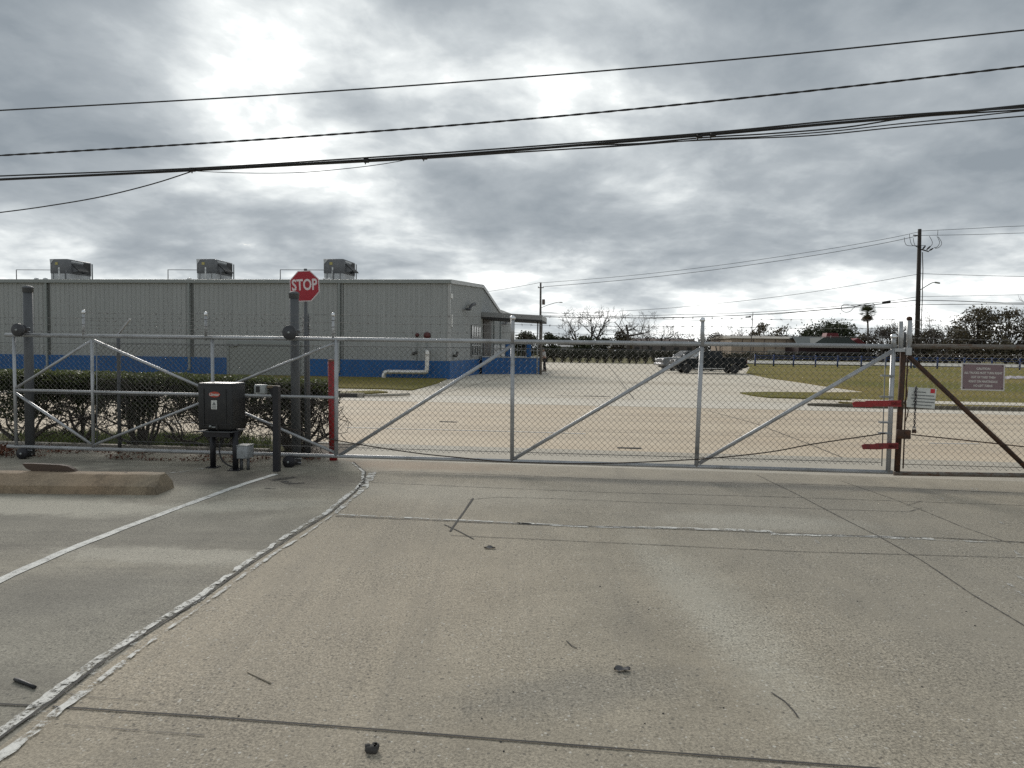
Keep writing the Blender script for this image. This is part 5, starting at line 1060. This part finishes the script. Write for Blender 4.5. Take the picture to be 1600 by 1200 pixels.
# ------------------------------------------------------------------ far fence, guardrail, buildings
YF = gz(1230, 573).y
bf = thing('pipe_fence', 'blue pipe rail fence along the far edge of the lawn', 'fence', (at(1290, 560, YF).x, YF, 0))
us = [1180, 1209, 1240, 1274.5, 1309, 1346, 1384, 1424, 1465, 1507, 1550, 1594, 1640]
FP = []
for u in us:
    y_ = YF-(u-1210)*.004; p = at(u, 560, y_); ztop = 1.62; p0 = V((p.x, p.y, 0)); FP.append(p0); m = MB(); m.tube([p0, p0+V((0, 0, ztop))], .11, 8); m.build('post', MAT('fence_blue', (.012, .038, .14), .55, 0, .15) if 'fence_blue' not in bpy.data.materials else bpy.data.materials['fence_blue'], bf)
for h in (1.45, 1.12, .30):
    m = MB()
    for i in range(len(FP)-1): m.tube([FP[i]+V((0, 0, h)), FP[i+1]+V((0, 0, h))], .055 if h > 1 else .035, 6)
    m.build('rail', bpy.data.materials['fence_blue'] if h > 1 else DARKR, bf)
gx0, gx1, gy = at(1172, 560, 186).x, at(1700, 560, 178).x, 184.0
gr = thing('guardrail', 'dark low guardrail running beneath the trees beyond the far road', 'guardrail', ((gx0+gx1)/2, gy, 0))
m = MB(); m.prism([V((gx0, gy, .75)), V((gx1, gy-3, .75)), V((gx1, gy-3, 1.15)), V((gx0, gy, 1.15))], (0, .1, 0)); m.build('rail', DARKR, gr)
for i in range(28): p = V((gx0, gy, 0)).lerp(V((gx1, gy-3, 0)), i/27)+V((0, .15, 0)); m = MB(); m.box(p+V((0, 0, .65)), (.25, .2, 1.3)); m.build('post', DARKR, gr)
TANW = MAT('tan_siding', (.36, .28, .21), .7, 0, .08, .3); DKROOF = MAT('dark_green_roof', (.075, .088, .085), .7, 0, .15, .5); BRICK = MAT('dark_brick', (.036, .016, .016), .8, 0, .2, 2); REDR = MAT('red_gable', (.15, .02, .024), .6, 0, .1, 1)
def bldg(name, lab, u0, u1, vt, Y, dep, wallm, roofm, rise, vb=None, wins=0, grp=None):
    a = at(u0, vt, Y); b = at(u1, vt, Y); a0, b0 = V((a.x, Y, 0)), V((b.x, Y, 0)); zt = (a.z+b.z)/2; t = thing(name, lab, 'building', (a0+b0)/2, grp)
    m = MB(); m.prism([a0, b0, b0+V((0, 0, zt)), a0+V((0, 0, zt))], (0, dep, 0)); m.build('wall', wallm, t)
    m = MB(); o_ = .5
    m.prism([V((a0.x-o_, Y-o_, zt)), V((a0.x-o_, Y+dep/2, zt+rise)), V((a0.x-o_, Y+dep+o_, zt)), V((a0.x-o_, Y+dep+o_, zt-.2)), V((a0.x-o_, Y-o_, zt-.2))], (b0.x-a0.x+2*o_, 0, 0)); m.build('roof', roofm, t)
    for i in range(wins):
        x_ = a0.x+(b0.x-a0.x)*(i+.5)/wins; m = MB(); m.box((x_, Y-.05, zt*.5), (1.6, .1, zt*.4)); m.build('window', DARKR, t)
    return t, a0, b0, zt
t, a0, b0, zt = bldg('metal_building', 'long tan metal building beyond the lawn, left of the dark roofed one', 1143, 1246, 528.5, 215, 22, TANW, MAT('tan_roof', (.36, .33, .28), .6), .9)
for i in range(5): x_ = a0.x+(b0.x-a0.x)*(i+1)/6; m = MB(); m.box((x_, 214.95, zt/2), (.2, .08, zt-.3)); m.build('downspout', MAT('brown_trim', (.12, .09, .075), .7) if 'brown_trim' not in bpy.data.materials else bpy.data.materials['brown_trim'], t)
m = MB(); m.box(((a0.x+b0.x)/2+6, 214.93, 1.6), ((b0.x-a0.x)*.5, .1, 2.9)); m.build('pale_panel', MAT('pale_panel', (.40, .35, .29), .7), t)
# restaurant with dark roof and red gable
Y = 205; a = at(1248, 535, Y); b = at(1344, 535, Y); t = thing('restaurant_building', 'low dark green roofed building with red gables behind the blue fence', 'building', ((a.x+b.x)/2, Y, 0))
m = MB(); m.prism([V((a.x, Y, 0)), V((b.x, Y, 0)), V((b.x, Y, a.z-.6)), V((a.x, Y, a.z-.6))], (0, 16, 0)); m.build('wall', BRICK, t)
zr = at(1280, 525.5, Y).z; ze = at(1280, 538, Y).z
m = MB(); m.prism([V((a.x-.8, Y-1, ze)), V((b.x+.8, Y-1, ze)), V((b.x-3.2, Y+8, zr)), V((a.x+1.5, Y+8, zr))], (0, 0, -.3))
m.prism([V((a.x-.8, Y+17, ze)), V((b.x+.8, Y+17, ze)), V((b.x-3.2, Y+8, zr)), V((a.x+1.5, Y+8, zr))], (0, 0, -.3)); m.build('roof', DKROOF, t)
g0 = at(1282, 538, Y-3).x; m = MB(); m.prism([V((g0-2, Y-3, ze)), V((g0+11, Y-3, ze)), V((g0+8, Y-3, zr-.3)), V((g0+1, Y-3, zr-.3))], (0, 10, 0)); m.build('dormer', MAT('dormer_green', (.05, .062, .06), .7), t)
c = at(1301, 523, Y+2); m = MB(); m.prism([V((c.x-2.0, Y+2, zr-.6)), V((c.x+2.0, Y+2, zr-.6)), V((c.x+1.6, Y+2, at(1301, 520, Y).z)), V((c.x-1.6, Y+2, at(1301, 520, Y).z))], (0, 3, 0)); m.build('cupola', REDR, t)
c = at(1337, 535, Y-1.2); m = MB(); m.prism([V((c.x-3.0, Y-1.3, ze+.1)), V((c.x+3.2, Y-1.3, ze+.1)), V((c.x+.6, Y-1.3, zr-.4))], (0, 4, 0)); m.build('gable', REDR, t)
for i in range(6): x_ = a.x+(b.x-a.x)*(i+.5)/6; m = MB(); m.box((x_, Y-.05, 1.7), (1.5, .1, 1.6)); m.build('window', DARKR, t)
bldg('low_house', 'low brown roofed house behind the bare trees left of the parked pickups', 985, 1088, 535.5, 250, 14, MAT('grey_brown_wall', (.14, .12, .11), .8), MAT('brown_roof', (.10, .075, .065), .8), 1.6, wins=5)
bldg('white_shed', 'small white shed between the bare trees', 971, 983, 530, 230, 6, MAT('shed_white', (.55, .55, .54), .6), MAT('shed_roof', (.40, .40, .40), .6), .9)
bldg('pale_trailer', 'pale low building glimpsed just right of the canopy', 858, 905, 541.5, 210, 8, MAT('pale_siding', (.38, .38, .37), .7), MAT('pale_roof', (.30, .30, .30), .7), .5, wins=3)
m = MB(); s_ = MB(); rh = random.Random(31); hx0, hx1 = at(1085, 560, 203).x, at(1400, 560, 203).x
t = thing('hedge_row', 'low dark hedge running in front of the tan and dark roofed buildings', 'hedge', ((hx0+hx1)/2, 203, 0))
x_ = hx0
while x_ < hx1:
    hh = 1.7+.7*noise.noise(V((x_*.3, 1, 2)))+rh.uniform(-.2, .3)
    for _ in range(34):
        p = V((x_+rh.uniform(-.7, .7), 203+rh.gauss(0, .4), hh*rh.random()**.7)); a_ = V((rh.uniform(-1, 1), rh.uniform(-1, 1), rh.uniform(-1, 1))).normalized(); b_ = a_.cross(V((rh.uniform(-1, 1), 1, rh.uniform(-1, 1)))).normalized(); q_ = .2*rh.uniform(.6, 1.3)
        m.add([p-a_*q_-b_*q_*.6, p+a_*q_-b_*q_*.5, p+a_*q_+b_*q_*.6, p-a_*q_+b_*q_*.5], [(0, 1, 2, 3)])
    s_.tube([V((x_, 203, -.05)), V((x_+.2, 203, hh*.7))], .05, 4); x_ += .62
m.build('foliage', BUSHL, t); o = s_.build('stems', BARK, t); o['kind'] = 'stuff'
# small white banner lying on the lawn
c = gz(1592, 593.5); t = MB(); m = MB(); P = []
for i in range(9):
    x_ = -1.1+2.6*i/8; P += [c+V((x_, -.25, .05+.10*abs(math.sin(i*1.3)))), c+V((x_, .3, .22+.10*abs(math.cos(i*1.7))))]
m.add(P, [(2*i, 2*i+2, 2*i+3, 2*i+1) for i in range(8)]); o = m.build('banner', MAT('banner_white', (.50, .45, .47), .7)); tag(o, 'crumpled whitish banner lying on the lawn right of the caution sign', 'banner')
sm = o.modifiers.new('thick', 'SOLIDIFY'); sm.thickness = .03
# ------------------------------------------------------------------ trees
class Tree:
    def __init__(s, seed): s.r = random.Random(seed); s.tr = MB(); s.cr = MB()
    def rd(s): return V((s.r.uniform(-1, 1), s.r.uniform(-1, 1), s.r.uniform(-1, 1)))
    def branch(s, p, d, L, r, lv, maxl, up=.12, wob=.22, kids=(3, 5), rmin=.02, ratio=.62, spread=.75):
        n = 5 if lv < 2 else 4; pts = [p]; rs = [r]; q = p.copy(); dd = d.normalized()
        for i in range(n):
            dd = (dd+s.rd()*wob*.5+V((0, 0, up*.4))).normalized(); q = q+dd*L/n; pts.append(q.copy()); rs.append(max(rmin, r*(1-.62*(i+1)/n)))
        (s.tr if lv < 2 else s.cr).tube(pts, rs, 6 if lv == 0 else 4 if lv == 1 else 3, caps=False)
        if lv >= maxl: s.tips.append(q); return
        for k in range(s.r.randint(*kids)):
            f = s.r.uniform(.35, 1.0) if lv else s.r.uniform(.45, 1.0); i = min(int(f*n), n-1); c = pts[i].lerp(pts[i+1], f*n-i)
            ax = s.rd(); nd = (dd*(1-spread*.55)+ax.normalized()*spread+V((0, 0, up))).normalized()
            s.branch(c, nd, L*s.r.uniform(ratio-.14, ratio+.12), max(rmin, rs[i]*.68), lv+1, maxl, up, wob, kids, rmin, ratio, spread)
    tips = None
def leaves(mb, pts, n, rad, size, rnd, flat=.7):
    for _ in range(n):
        c = rnd.choice(pts); g = V((rnd.gauss(0, 1), rnd.gauss(0, 1), rnd.gauss(0, flat)))*rad*.5; p = c+g
        a = V((rnd.uniform(-1, 1), rnd.uniform(-1, 1), rnd.uniform(-1, 1))).normalized(); b_ = a.cross(V((rnd.uniform(-1, 1), rnd.uniform(-1, 1), rnd.uniform(-1, 1)))).normalized(); s_ = size*rnd.uniform(.6, 1.3)
        mb.add([p-a*s_-b_*s_*.6, p+a*s_-b_*s_*.5, p+a*s_+b_*s_*.6, p-a*s_+b_*s_*.5], [(0, 1, 2, 3)])
def bare_tree(u, vt, Y, lab, seed, stems=1, lean=0.0, r0=.32, maxl=4, twm=TWIG, kids=(3, 4), up=.15, spread=.72, bark=BARK, trunkf=.34, rmin=.030):
    base = at(u, 560, Y); base.z = 0; H = at(u, vt, Y).z; T = Tree(seed); T.tips = []
    for k in range(stems):
        ang = (k-(stems-1)/2)*.42+lean; d = V((math.sin(ang), T.r.uniform(-.15, .15), math.cos(ang)))
        T.branch(base+V(((k-(stems-1)/2)*.5, 0, -.1)), d, H*.60, r0*1.55, 0, maxl, up*.8, .28, kids, rmin, .64, spread)
    mz = max(p.z for p in T.cr.v); f = H/mz
    for M_ in (T.tr, T.cr): M_.v = [base+V(((p.x-base.x)*(.5+.5*f), (p.y-base.y)*(.5+.5*f), p.z*f)) for p in M_.v]
    t = thing('bare_tree', lab, 'tree', base, 'leafless trees along the skyline'); T.tr.build('trunk', bark, t); T.cr.build('crown', twm, t); return t
def leafy_tree(u, vt, w_, Y, lab, seed, leafm, n=5200, size=.26, trunk=.22, name='oak_tree', gaps=.55, vlow=.22, bark=BARK, cat='tree', grp='leafy trees along the skyline'):
    base = at(u, 560, Y); base.z = 0; H = at(u, vt, Y).z; rnd = random.Random(seed); W_ = w_/F*Y/2
    T = Tree(seed); T.tips = []
    for k in range(3): T.branch(base, V((rnd.uniform(-.6, .6), rnd.uniform(-.4, .4), 1)), H*.42, .35, 0, 2, .1, .3, (3, 4), .05, .7, .9)
    t = thing(name, lab, cat, base, grp)
    cl_ = []
    for k in range(int(46*gaps*1.6)):
        th_ = rnd.uniform(0, 6.28); rr_ = rnd.random()**.5; z_ = rnd.uniform(vlow, 1); prof = math.sin(min(1, (1-z_)*1.55+.12)*math.pi/2) if z_ > .4 else .75+.25*(z_-vlow)/.3
        cl_.append(base+V((math.cos(th_)*rr_*W_*prof, math.sin(th_)*rr_*W_*prof*.8, H*z_*.96)))
    for c in cl_[::2]:
        T.tr.tube([base+V((0, 0, H*.25)), base.lerp(c, .6)+V((0, 0, H*.1)), c], [.26, .15, .06], 4, caps=False)
    m = MB(); leaves(m, cl_, n, W_*.30+.35, size, rnd, .55); T.tr.v = [V((p.x, p.y, min(p.z, H*.93))) for p in T.tr.v]
    if T.cr.f: T.tr.add(T.cr.v, T.cr.f)
    T.tr.v = [V((p.x, p.y, min(p.z, H*.93))) for p in T.tr.v]
    T.tr.build('trunk', bark, t); m.build('crown', leafm, t); return t
bare_tree(820, 519, 175, 'spindly bare tree seen under the canopy', 3, 2, .25, .16, 3)
bare_tree(881, 500, 215, 'small bare tree just right of the far pole', 5, 1, .0, .16, 4)
bare_tree(903, 478, 205, 'tall bare tree with one trunk leaning left beyond the lot', 11, 1, -.12, .34, 4, up=.2)
bare_tree(921, 476, 208, 'tall bare tree forking to the right beyond the lot', 17, 2, .25, .30, 4, up=.2)
bare_tree(980, 480, 200, 'gnarled bare tree with a dense twiggy top', 23, 1, -.05, .40, 4, spread=.9)
bare_tree(1008, 494, 225, 'thin bare tree right of the gnarled one', 29, 2, .0, .2, 4, up=.22)
bare_tree(1033, 504, 215, 'short crooked bare tree left of the pickups', 31, 1, .1, .22, 4)
bare_tree(1098, 514, 230, 'small bare tree behind the gate upright nearest the pickups', 37, 2, 0, .15, 3)
bare_tree(1127, 509, 225, 'broad reddish bare tree standing left of the tan building', 41, 3, 0, .18, 4, twm=TWIGR, bark=BARKP, up=.25)
bare_tree(1143, 501, 228, 'slim reddish bare tree at the corner of the tan building', 43, 2, .1, .16, 4, twm=TWIGR, bark=BARKP, up=.25)
bare_tree(1242, 516, 240, 'faint bare tree between the tan and the dark roofed buildings', 47, 1, 0, .13, 3)
bare_tree(1378, 493, 190, 'bare tree with upright twigs behind the closing post', 53, 3, 0, .17, 4, up=.28)
bare_tree(1398, 497, 195, 'narrow bare tree directly behind the gate latch posts', 59, 2, .1, .15, 4, up=.28)
bare_tree(1478, 479, 185, 'bare tree with crooked limbs right of the tall dark pole', 61, 2, -.1, .3, 4, spread=.85)
bare_tree(1456, 503, 195, 'low bare tree beside the foot of the tall dark pole', 67, 2, .1, .15, 4)
bare_tree(1597, 452, 175, 'tallest bare tree at the right edge of the photo', 71, 1, -.05, .36, 4, up=.22)
leafy_tree(822, 521, 44, 185, 'round dark bush like tree under the canopy', 2, OAKL, 2600, .25, vlow=.05)
leafy_tree(859, 522, 34, 190, 'dark bushy tree directly right of the canopy column', 4, OAKL, 2400, .25, vlow=.05)
leafy_tree(914, 527, 46, 198, 'low dark evergreen at the foot of the forked bare trees', 6, OAKL, 2200, .25, vlow=.05)
leafy_tree(971, 517, 36, 212, 'thin dark evergreen left of the gnarled bare tree', 8, OAKB, 1300, .26, vlow=.1)
leafy_tree(1058, 529, 90, 260, 'wide low dark tree mass above the brown roof', 10, BUSHL, 3200, .3, vlow=.05)
leafy_tree(1186, 506, 46, 232, 'ragged dark tree behind the tan building and street light', 12, OAKB, 1700, .26, gaps=.4)
leafy_tree(1218, 508, 50, 236, 'second ragged dark tree behind the tan building', 14, OAKB, 1700, .26, gaps=.4)
leafy_tree(1295, 505, 98, 228, 'large rounded live oak behind the dark roofed building', 16, OAKL, 9000, .28, vlow=.1, gaps=.8)
leafy_tree(1525, 478, 84, 178, 'broad brownish oak right of the crooked bare tree', 18, OAKB, 4300, .22, vlow=.08, gaps=.75)
leafy_tree(1572, 486, 78, 172, 'full dark oak near the right edge', 20, OAKB, 4300, .22, vlow=.06, gaps=.75)
leafy_tree(1640, 490, 90, 172, 'dark oak cut off by the right edge of the photo', 22, OAKB, 3600, .28, vlow=.06, gaps=.75)
leafy_tree(1500, 513, 70, 190, 'low shadowed tree between the two oaks and the bare tree', 24, OAKB, 3000, .26, vlow=.05)
leafy_tree(1420, 524, 70, 200, 'low brown thicket tree behind the gate posts', 26, OAKB, 2400, .26, vlow=.03)
leafy_tree(1388, 514, 62, 205, 'brown thicket tree under the palm and left of the closing post', 28, OAKB, 2400, .24, vlow=.03)
leafy_tree(1352, 522, 40, 208, 'low brown thicket at the foot of the palm', 30, OAKB, 1700, .24, vlow=.03)
leafy_tree(1452, 515, 56, 202, 'brown thicket tree at the foot of the tall dark pole', 32, OAKB, 2300, .24, vlow=.03)
leafy_tree(1262, 518, 40, 238, 'small dark tree at the left end of the live oak', 34, OAKL, 1700, .25, vlow=.05)
leafy_tree(1120, 523, 60, 262, 'low faint dark tree behind the reddish bare trees', 36, BUSHL, 1900, .28, vlow=.05)
leafy_tree(1015, 527, 50, 262, 'low faint dark tree left of the brown roof', 38, BUSHL, 1700, .28, vlow=.05)
leafy_tree(944, 529, 50, 255, 'low faint dark tree between the forked and the gnarled bare trees', 40, BUSHL, 1600, .28, vlow=.05)
leafy_tree(882, 528, 40, 250, 'low faint dark tree right of the far pole', 42, BUSHL, 1500, .28, vlow=.05)
# palm
base = at(1356.5, 560, 200); base.z = 0; t = thing('palm_tree', 'tall fan palm with a skirt of dead fronds', 'tree', base); tp = at(1355.5, 490, 200)
m = MB(); m.tube([base, base.lerp(tp, .5)+V((.1, 0, 0)), tp], [.34, .26, .24], 8); m.build('trunk', BARKP, t)
rnd = random.Random(5)
for (nm, mt, cnt, e0, e1, L0) in (('crown', PALML, 74, -.3, 1.4, 2.75), ('dead_fronds', PALMD, 52, -1.4, -.5, 2.1)):
    m = MB()
    for k in range(cnt):
        az = rnd.uniform(0, 6.28); el = rnd.uniform(e0, e1); d = V((math.cos(az)*math.cos(el), math.sin(az)*math.cos(el), math.sin(el))); L_ = L0*rnd.uniform(.75, 1.1); c = tp+d*L_*.55-V((0, 0, .1))
        m.tube([tp, c], .03, 3, caps=False); sd = d.cross(V((0, 0, 1))).normalized(); up_ = sd.cross(d)
        for q in range(9):
            a_ = (q-4)/4*1.15; dd = (d*math.cos(a_)+sd*math.sin(a_)).normalized(); e_ = c+dd*L_*.5-V((0, 0, .12+.18*abs(a_))); w_ = (sd*math.cos(a_)-d*math.sin(a_))*.13
            m.add([c-w_*.4, c+w_*.4, e_+w_*.3, e_-w_*.3], [(0, 1, 2, 3)])
    m.build(nm, mt, t)
# row of clipped shrubs at the far side of the lot
rnd = random.Random(12)
def small_shrub(lab):
    t = thing('far_shrub', lab, 'shrub', (0, 0, 0), 'row of clipped shrubs along the far edge of the lot'); m = MB(); s_ = MB()
    for k in range(5): a_ = k*1.3; s_.tube([V((0, 0, 0)), V((math.cos(a_)*.2, math.sin(a_)*.2, .5)), V((math.cos(a_)*.5, math.sin(a_)*.5, 1.2))], [.06, .05, .03], 4)
    s_.build('stem', BARK, t); cs_ = [V((rnd.uniform(-.62, .62), rnd.uniform(-.5, .5), rnd.uniform(.85, 1.85))) for _ in range(26)]+[V((rnd.uniform(-.3, .3), rnd.uniform(-.3, .3), rnd.uniform(.3, .9))) for _ in range(7)]
    leaves(m, cs_, 950, .42, .07, rnd, .8); m.build('crown', BUSHL, t); return t
p0 = small_shrub('dark clipped shrub in the long row along the far edge of the lot'); n = 18
for i in range(n):
    u = 854+i*12.9; p = gz(u, 566+i*.18); o = p0 if i == 0 else dup(p0, (0, 0, 0))
    o.location = (p.x+rnd.uniform(-.15, .15), p.y+rnd.uniform(-.3, .3), -.05); o.rotation_euler = (0, 0, rnd.uniform(0, 6.28)); o.scale = (1.02, 1.02, rnd.uniform(.95, 1.12))
# far treeline that reads as one mass
m = MB(); rnd = random.Random(77)
for k in range(300):
    x_ = -60+k*1.15+rnd.uniform(-1, 1); y_ = 285+rnd.uniform(-14, 14); h = 4.4+4.2*abs(noise.noise(V((x_*.06, 3, 0))))+rnd.uniform(0, 1.5)
    leaves(m, [V((x_+rnd.uniform(-1, 1), y_, h*f)) for f in (.15, .4, .65, .9)], 26, 1.7, .42, rnd, .6)
o = m.build('treeline', BUSHL, origin=(0, 0, 0)); tag(o, 'low dark far treeline along the horizon', 'trees', kind='stuff')
# ------------------------------------------------------------------ hedge behind the fence
def shrub(u, off, wd, Ht, lab, seed, dense=1.0, nst=7):
    base = G(u, 700, off); base.z = 0; rnd = random.Random(seed); t = thing('hedge_shrub', lab, 'shrub', base, 'sheared hedge shrubs behind the chain link fence')
    T = Tree(seed); T.tips = []
    for k in range(nst):
        a_ = rnd.uniform(0, 6.28); sp_ = rnd.uniform(.25, .85)
        T.branch(base+V((math.cos(a_)*.10, math.sin(a_)*.08, -.03)), V((math.cos(a_)*sp_*1.15, math.sin(a_)*sp_*.7, .8)), Ht*rnd.uniform(.6, .85), rnd.uniform(.026, .048), 0, 3, .05, .5, (3, 5), .005, .62, .9)
    for M_ in (T.tr, T.cr): M_.v = [V((p.x, p.y, min(p.z, Ht*1.0+.03*noise.noise(p*5)))) for p in M_.v]
    T.tr.add(T.cr.v, T.cr.f, True); T.tr.build('stem', BARK, t)
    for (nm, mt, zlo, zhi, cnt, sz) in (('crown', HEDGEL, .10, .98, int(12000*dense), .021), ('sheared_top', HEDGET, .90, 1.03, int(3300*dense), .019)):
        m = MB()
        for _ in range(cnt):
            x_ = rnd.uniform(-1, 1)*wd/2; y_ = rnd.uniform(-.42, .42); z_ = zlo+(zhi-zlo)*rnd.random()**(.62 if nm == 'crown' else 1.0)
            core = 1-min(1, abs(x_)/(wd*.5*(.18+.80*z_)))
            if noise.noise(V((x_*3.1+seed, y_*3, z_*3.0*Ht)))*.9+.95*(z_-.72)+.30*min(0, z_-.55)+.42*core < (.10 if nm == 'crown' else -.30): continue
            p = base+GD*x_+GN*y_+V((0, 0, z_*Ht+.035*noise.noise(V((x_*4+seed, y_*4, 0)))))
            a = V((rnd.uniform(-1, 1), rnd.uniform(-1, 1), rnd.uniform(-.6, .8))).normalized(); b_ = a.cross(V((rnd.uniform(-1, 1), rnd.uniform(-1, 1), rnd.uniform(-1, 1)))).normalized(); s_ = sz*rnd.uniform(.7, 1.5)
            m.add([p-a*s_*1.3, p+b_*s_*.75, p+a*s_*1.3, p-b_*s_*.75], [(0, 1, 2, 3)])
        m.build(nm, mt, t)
    return t
shrub(-110, 1.55, 1.5, 1.24, 'hedge shrub outside the left edge of the photo', 101)
shrub(35, 1.5, 1.7, 1.25, 'leftmost hedge shrub behind the tall capped roller post', 103)
shrub(128, 1.6, 1.1, 1.24, 'narrow hedge shrub behind the second gate upright', 105, .7, 4)
shrub(222, 1.5, 1.7, 1.23, 'hedge shrub with a thick dark base left of the gate operator', 107, 1.1, 9)
shrub(345, 1.5, 1.6, 1.21, 'hedge shrub directly behind the gate operator', 109, 1.0, 8)
shrub(462, 1.5, 1.25, 1.18, 'open twiggy hedge shrub behind the stop sign post', 111, .75, 10)
# grass tufts and leaf litter in the bed
m = MB(); rnd = random.Random(9)
for _ in range(9000):
    u = rnd.choice((rnd.gauss(345, 70), rnd.gauss(250, 40), rnd.gauss(110, 45))); off = rnd.uniform(1.4, 2.9)
    p = G(u, 700, off); p.z = .01
    if sof(p) > sof(ed0)-.1: continue
    h = rnd.uniform(.05, .17); a_ = rnd.uniform(0, 6.28); d = V((math.cos(a_), math.sin(a_), 0)); w_ = V((-d.y, d.x, 0))*.006
    m.add([p-w_, p+w_, p+d*h*.45+V((0, 0, h))], [(0, 1, 2)])
o = m.build('bed_grass', GRASSB, origin=(0, 0, 0)); tag(o, 'tufts of green grass under the hedge', 'grass', kind='stuff')
m = MB()
for _ in range(2600):
    u = rnd.uniform(-60, 500); off = abs(rnd.gauss(0, .28))+rnd.choice((.12, .55, .8)); p = G(u, 700, off); p.z = .004+rnd.random()*.035
    if noise.noise(V((p.x*1.3, p.y*1.3, 5))) < -.05 and u > 30: continue
    a = V((rnd.uniform(-1, 1), rnd.uniform(-1, 1), rnd.uniform(-.5, .5))).normalized(); b_ = a.cross(V((rnd.uniform(-.5, .5), rnd.uniform(-.5, .5), 1))).normalized(); s_ = rnd.uniform(.014, .032)
    m.add([p-a*s_, p+b_*s_*.6, p+a*s_+V((0, 0, .01)), p-b_*s_*.6], [(0, 1, 2, 3)])
for _ in range(500):
    u = rnd.gauss(-12, 16); p = G(u, 700, rnd.uniform(.0, .5)); p.z = rnd.random()*.16
    a = V((rnd.uniform(-1, 1), rnd.uniform(-1, 1), rnd.uniform(-1, 1))).normalized(); b_ = a.cross(V((.3, .5, 1))).normalized(); s_ = rnd.uniform(.02, .04)
    m.add([p-a*s_, p+b_*s_*.6, p+a*s_, p-b_*s_*.6], [(0, 1, 2, 3)])
o = m.build('leaf_litter', DEADL, origin=(0, 0, 0)); tag(o, 'reddish dead leaves scattered along the foot of the fence', 'leaves', kind='stuff')
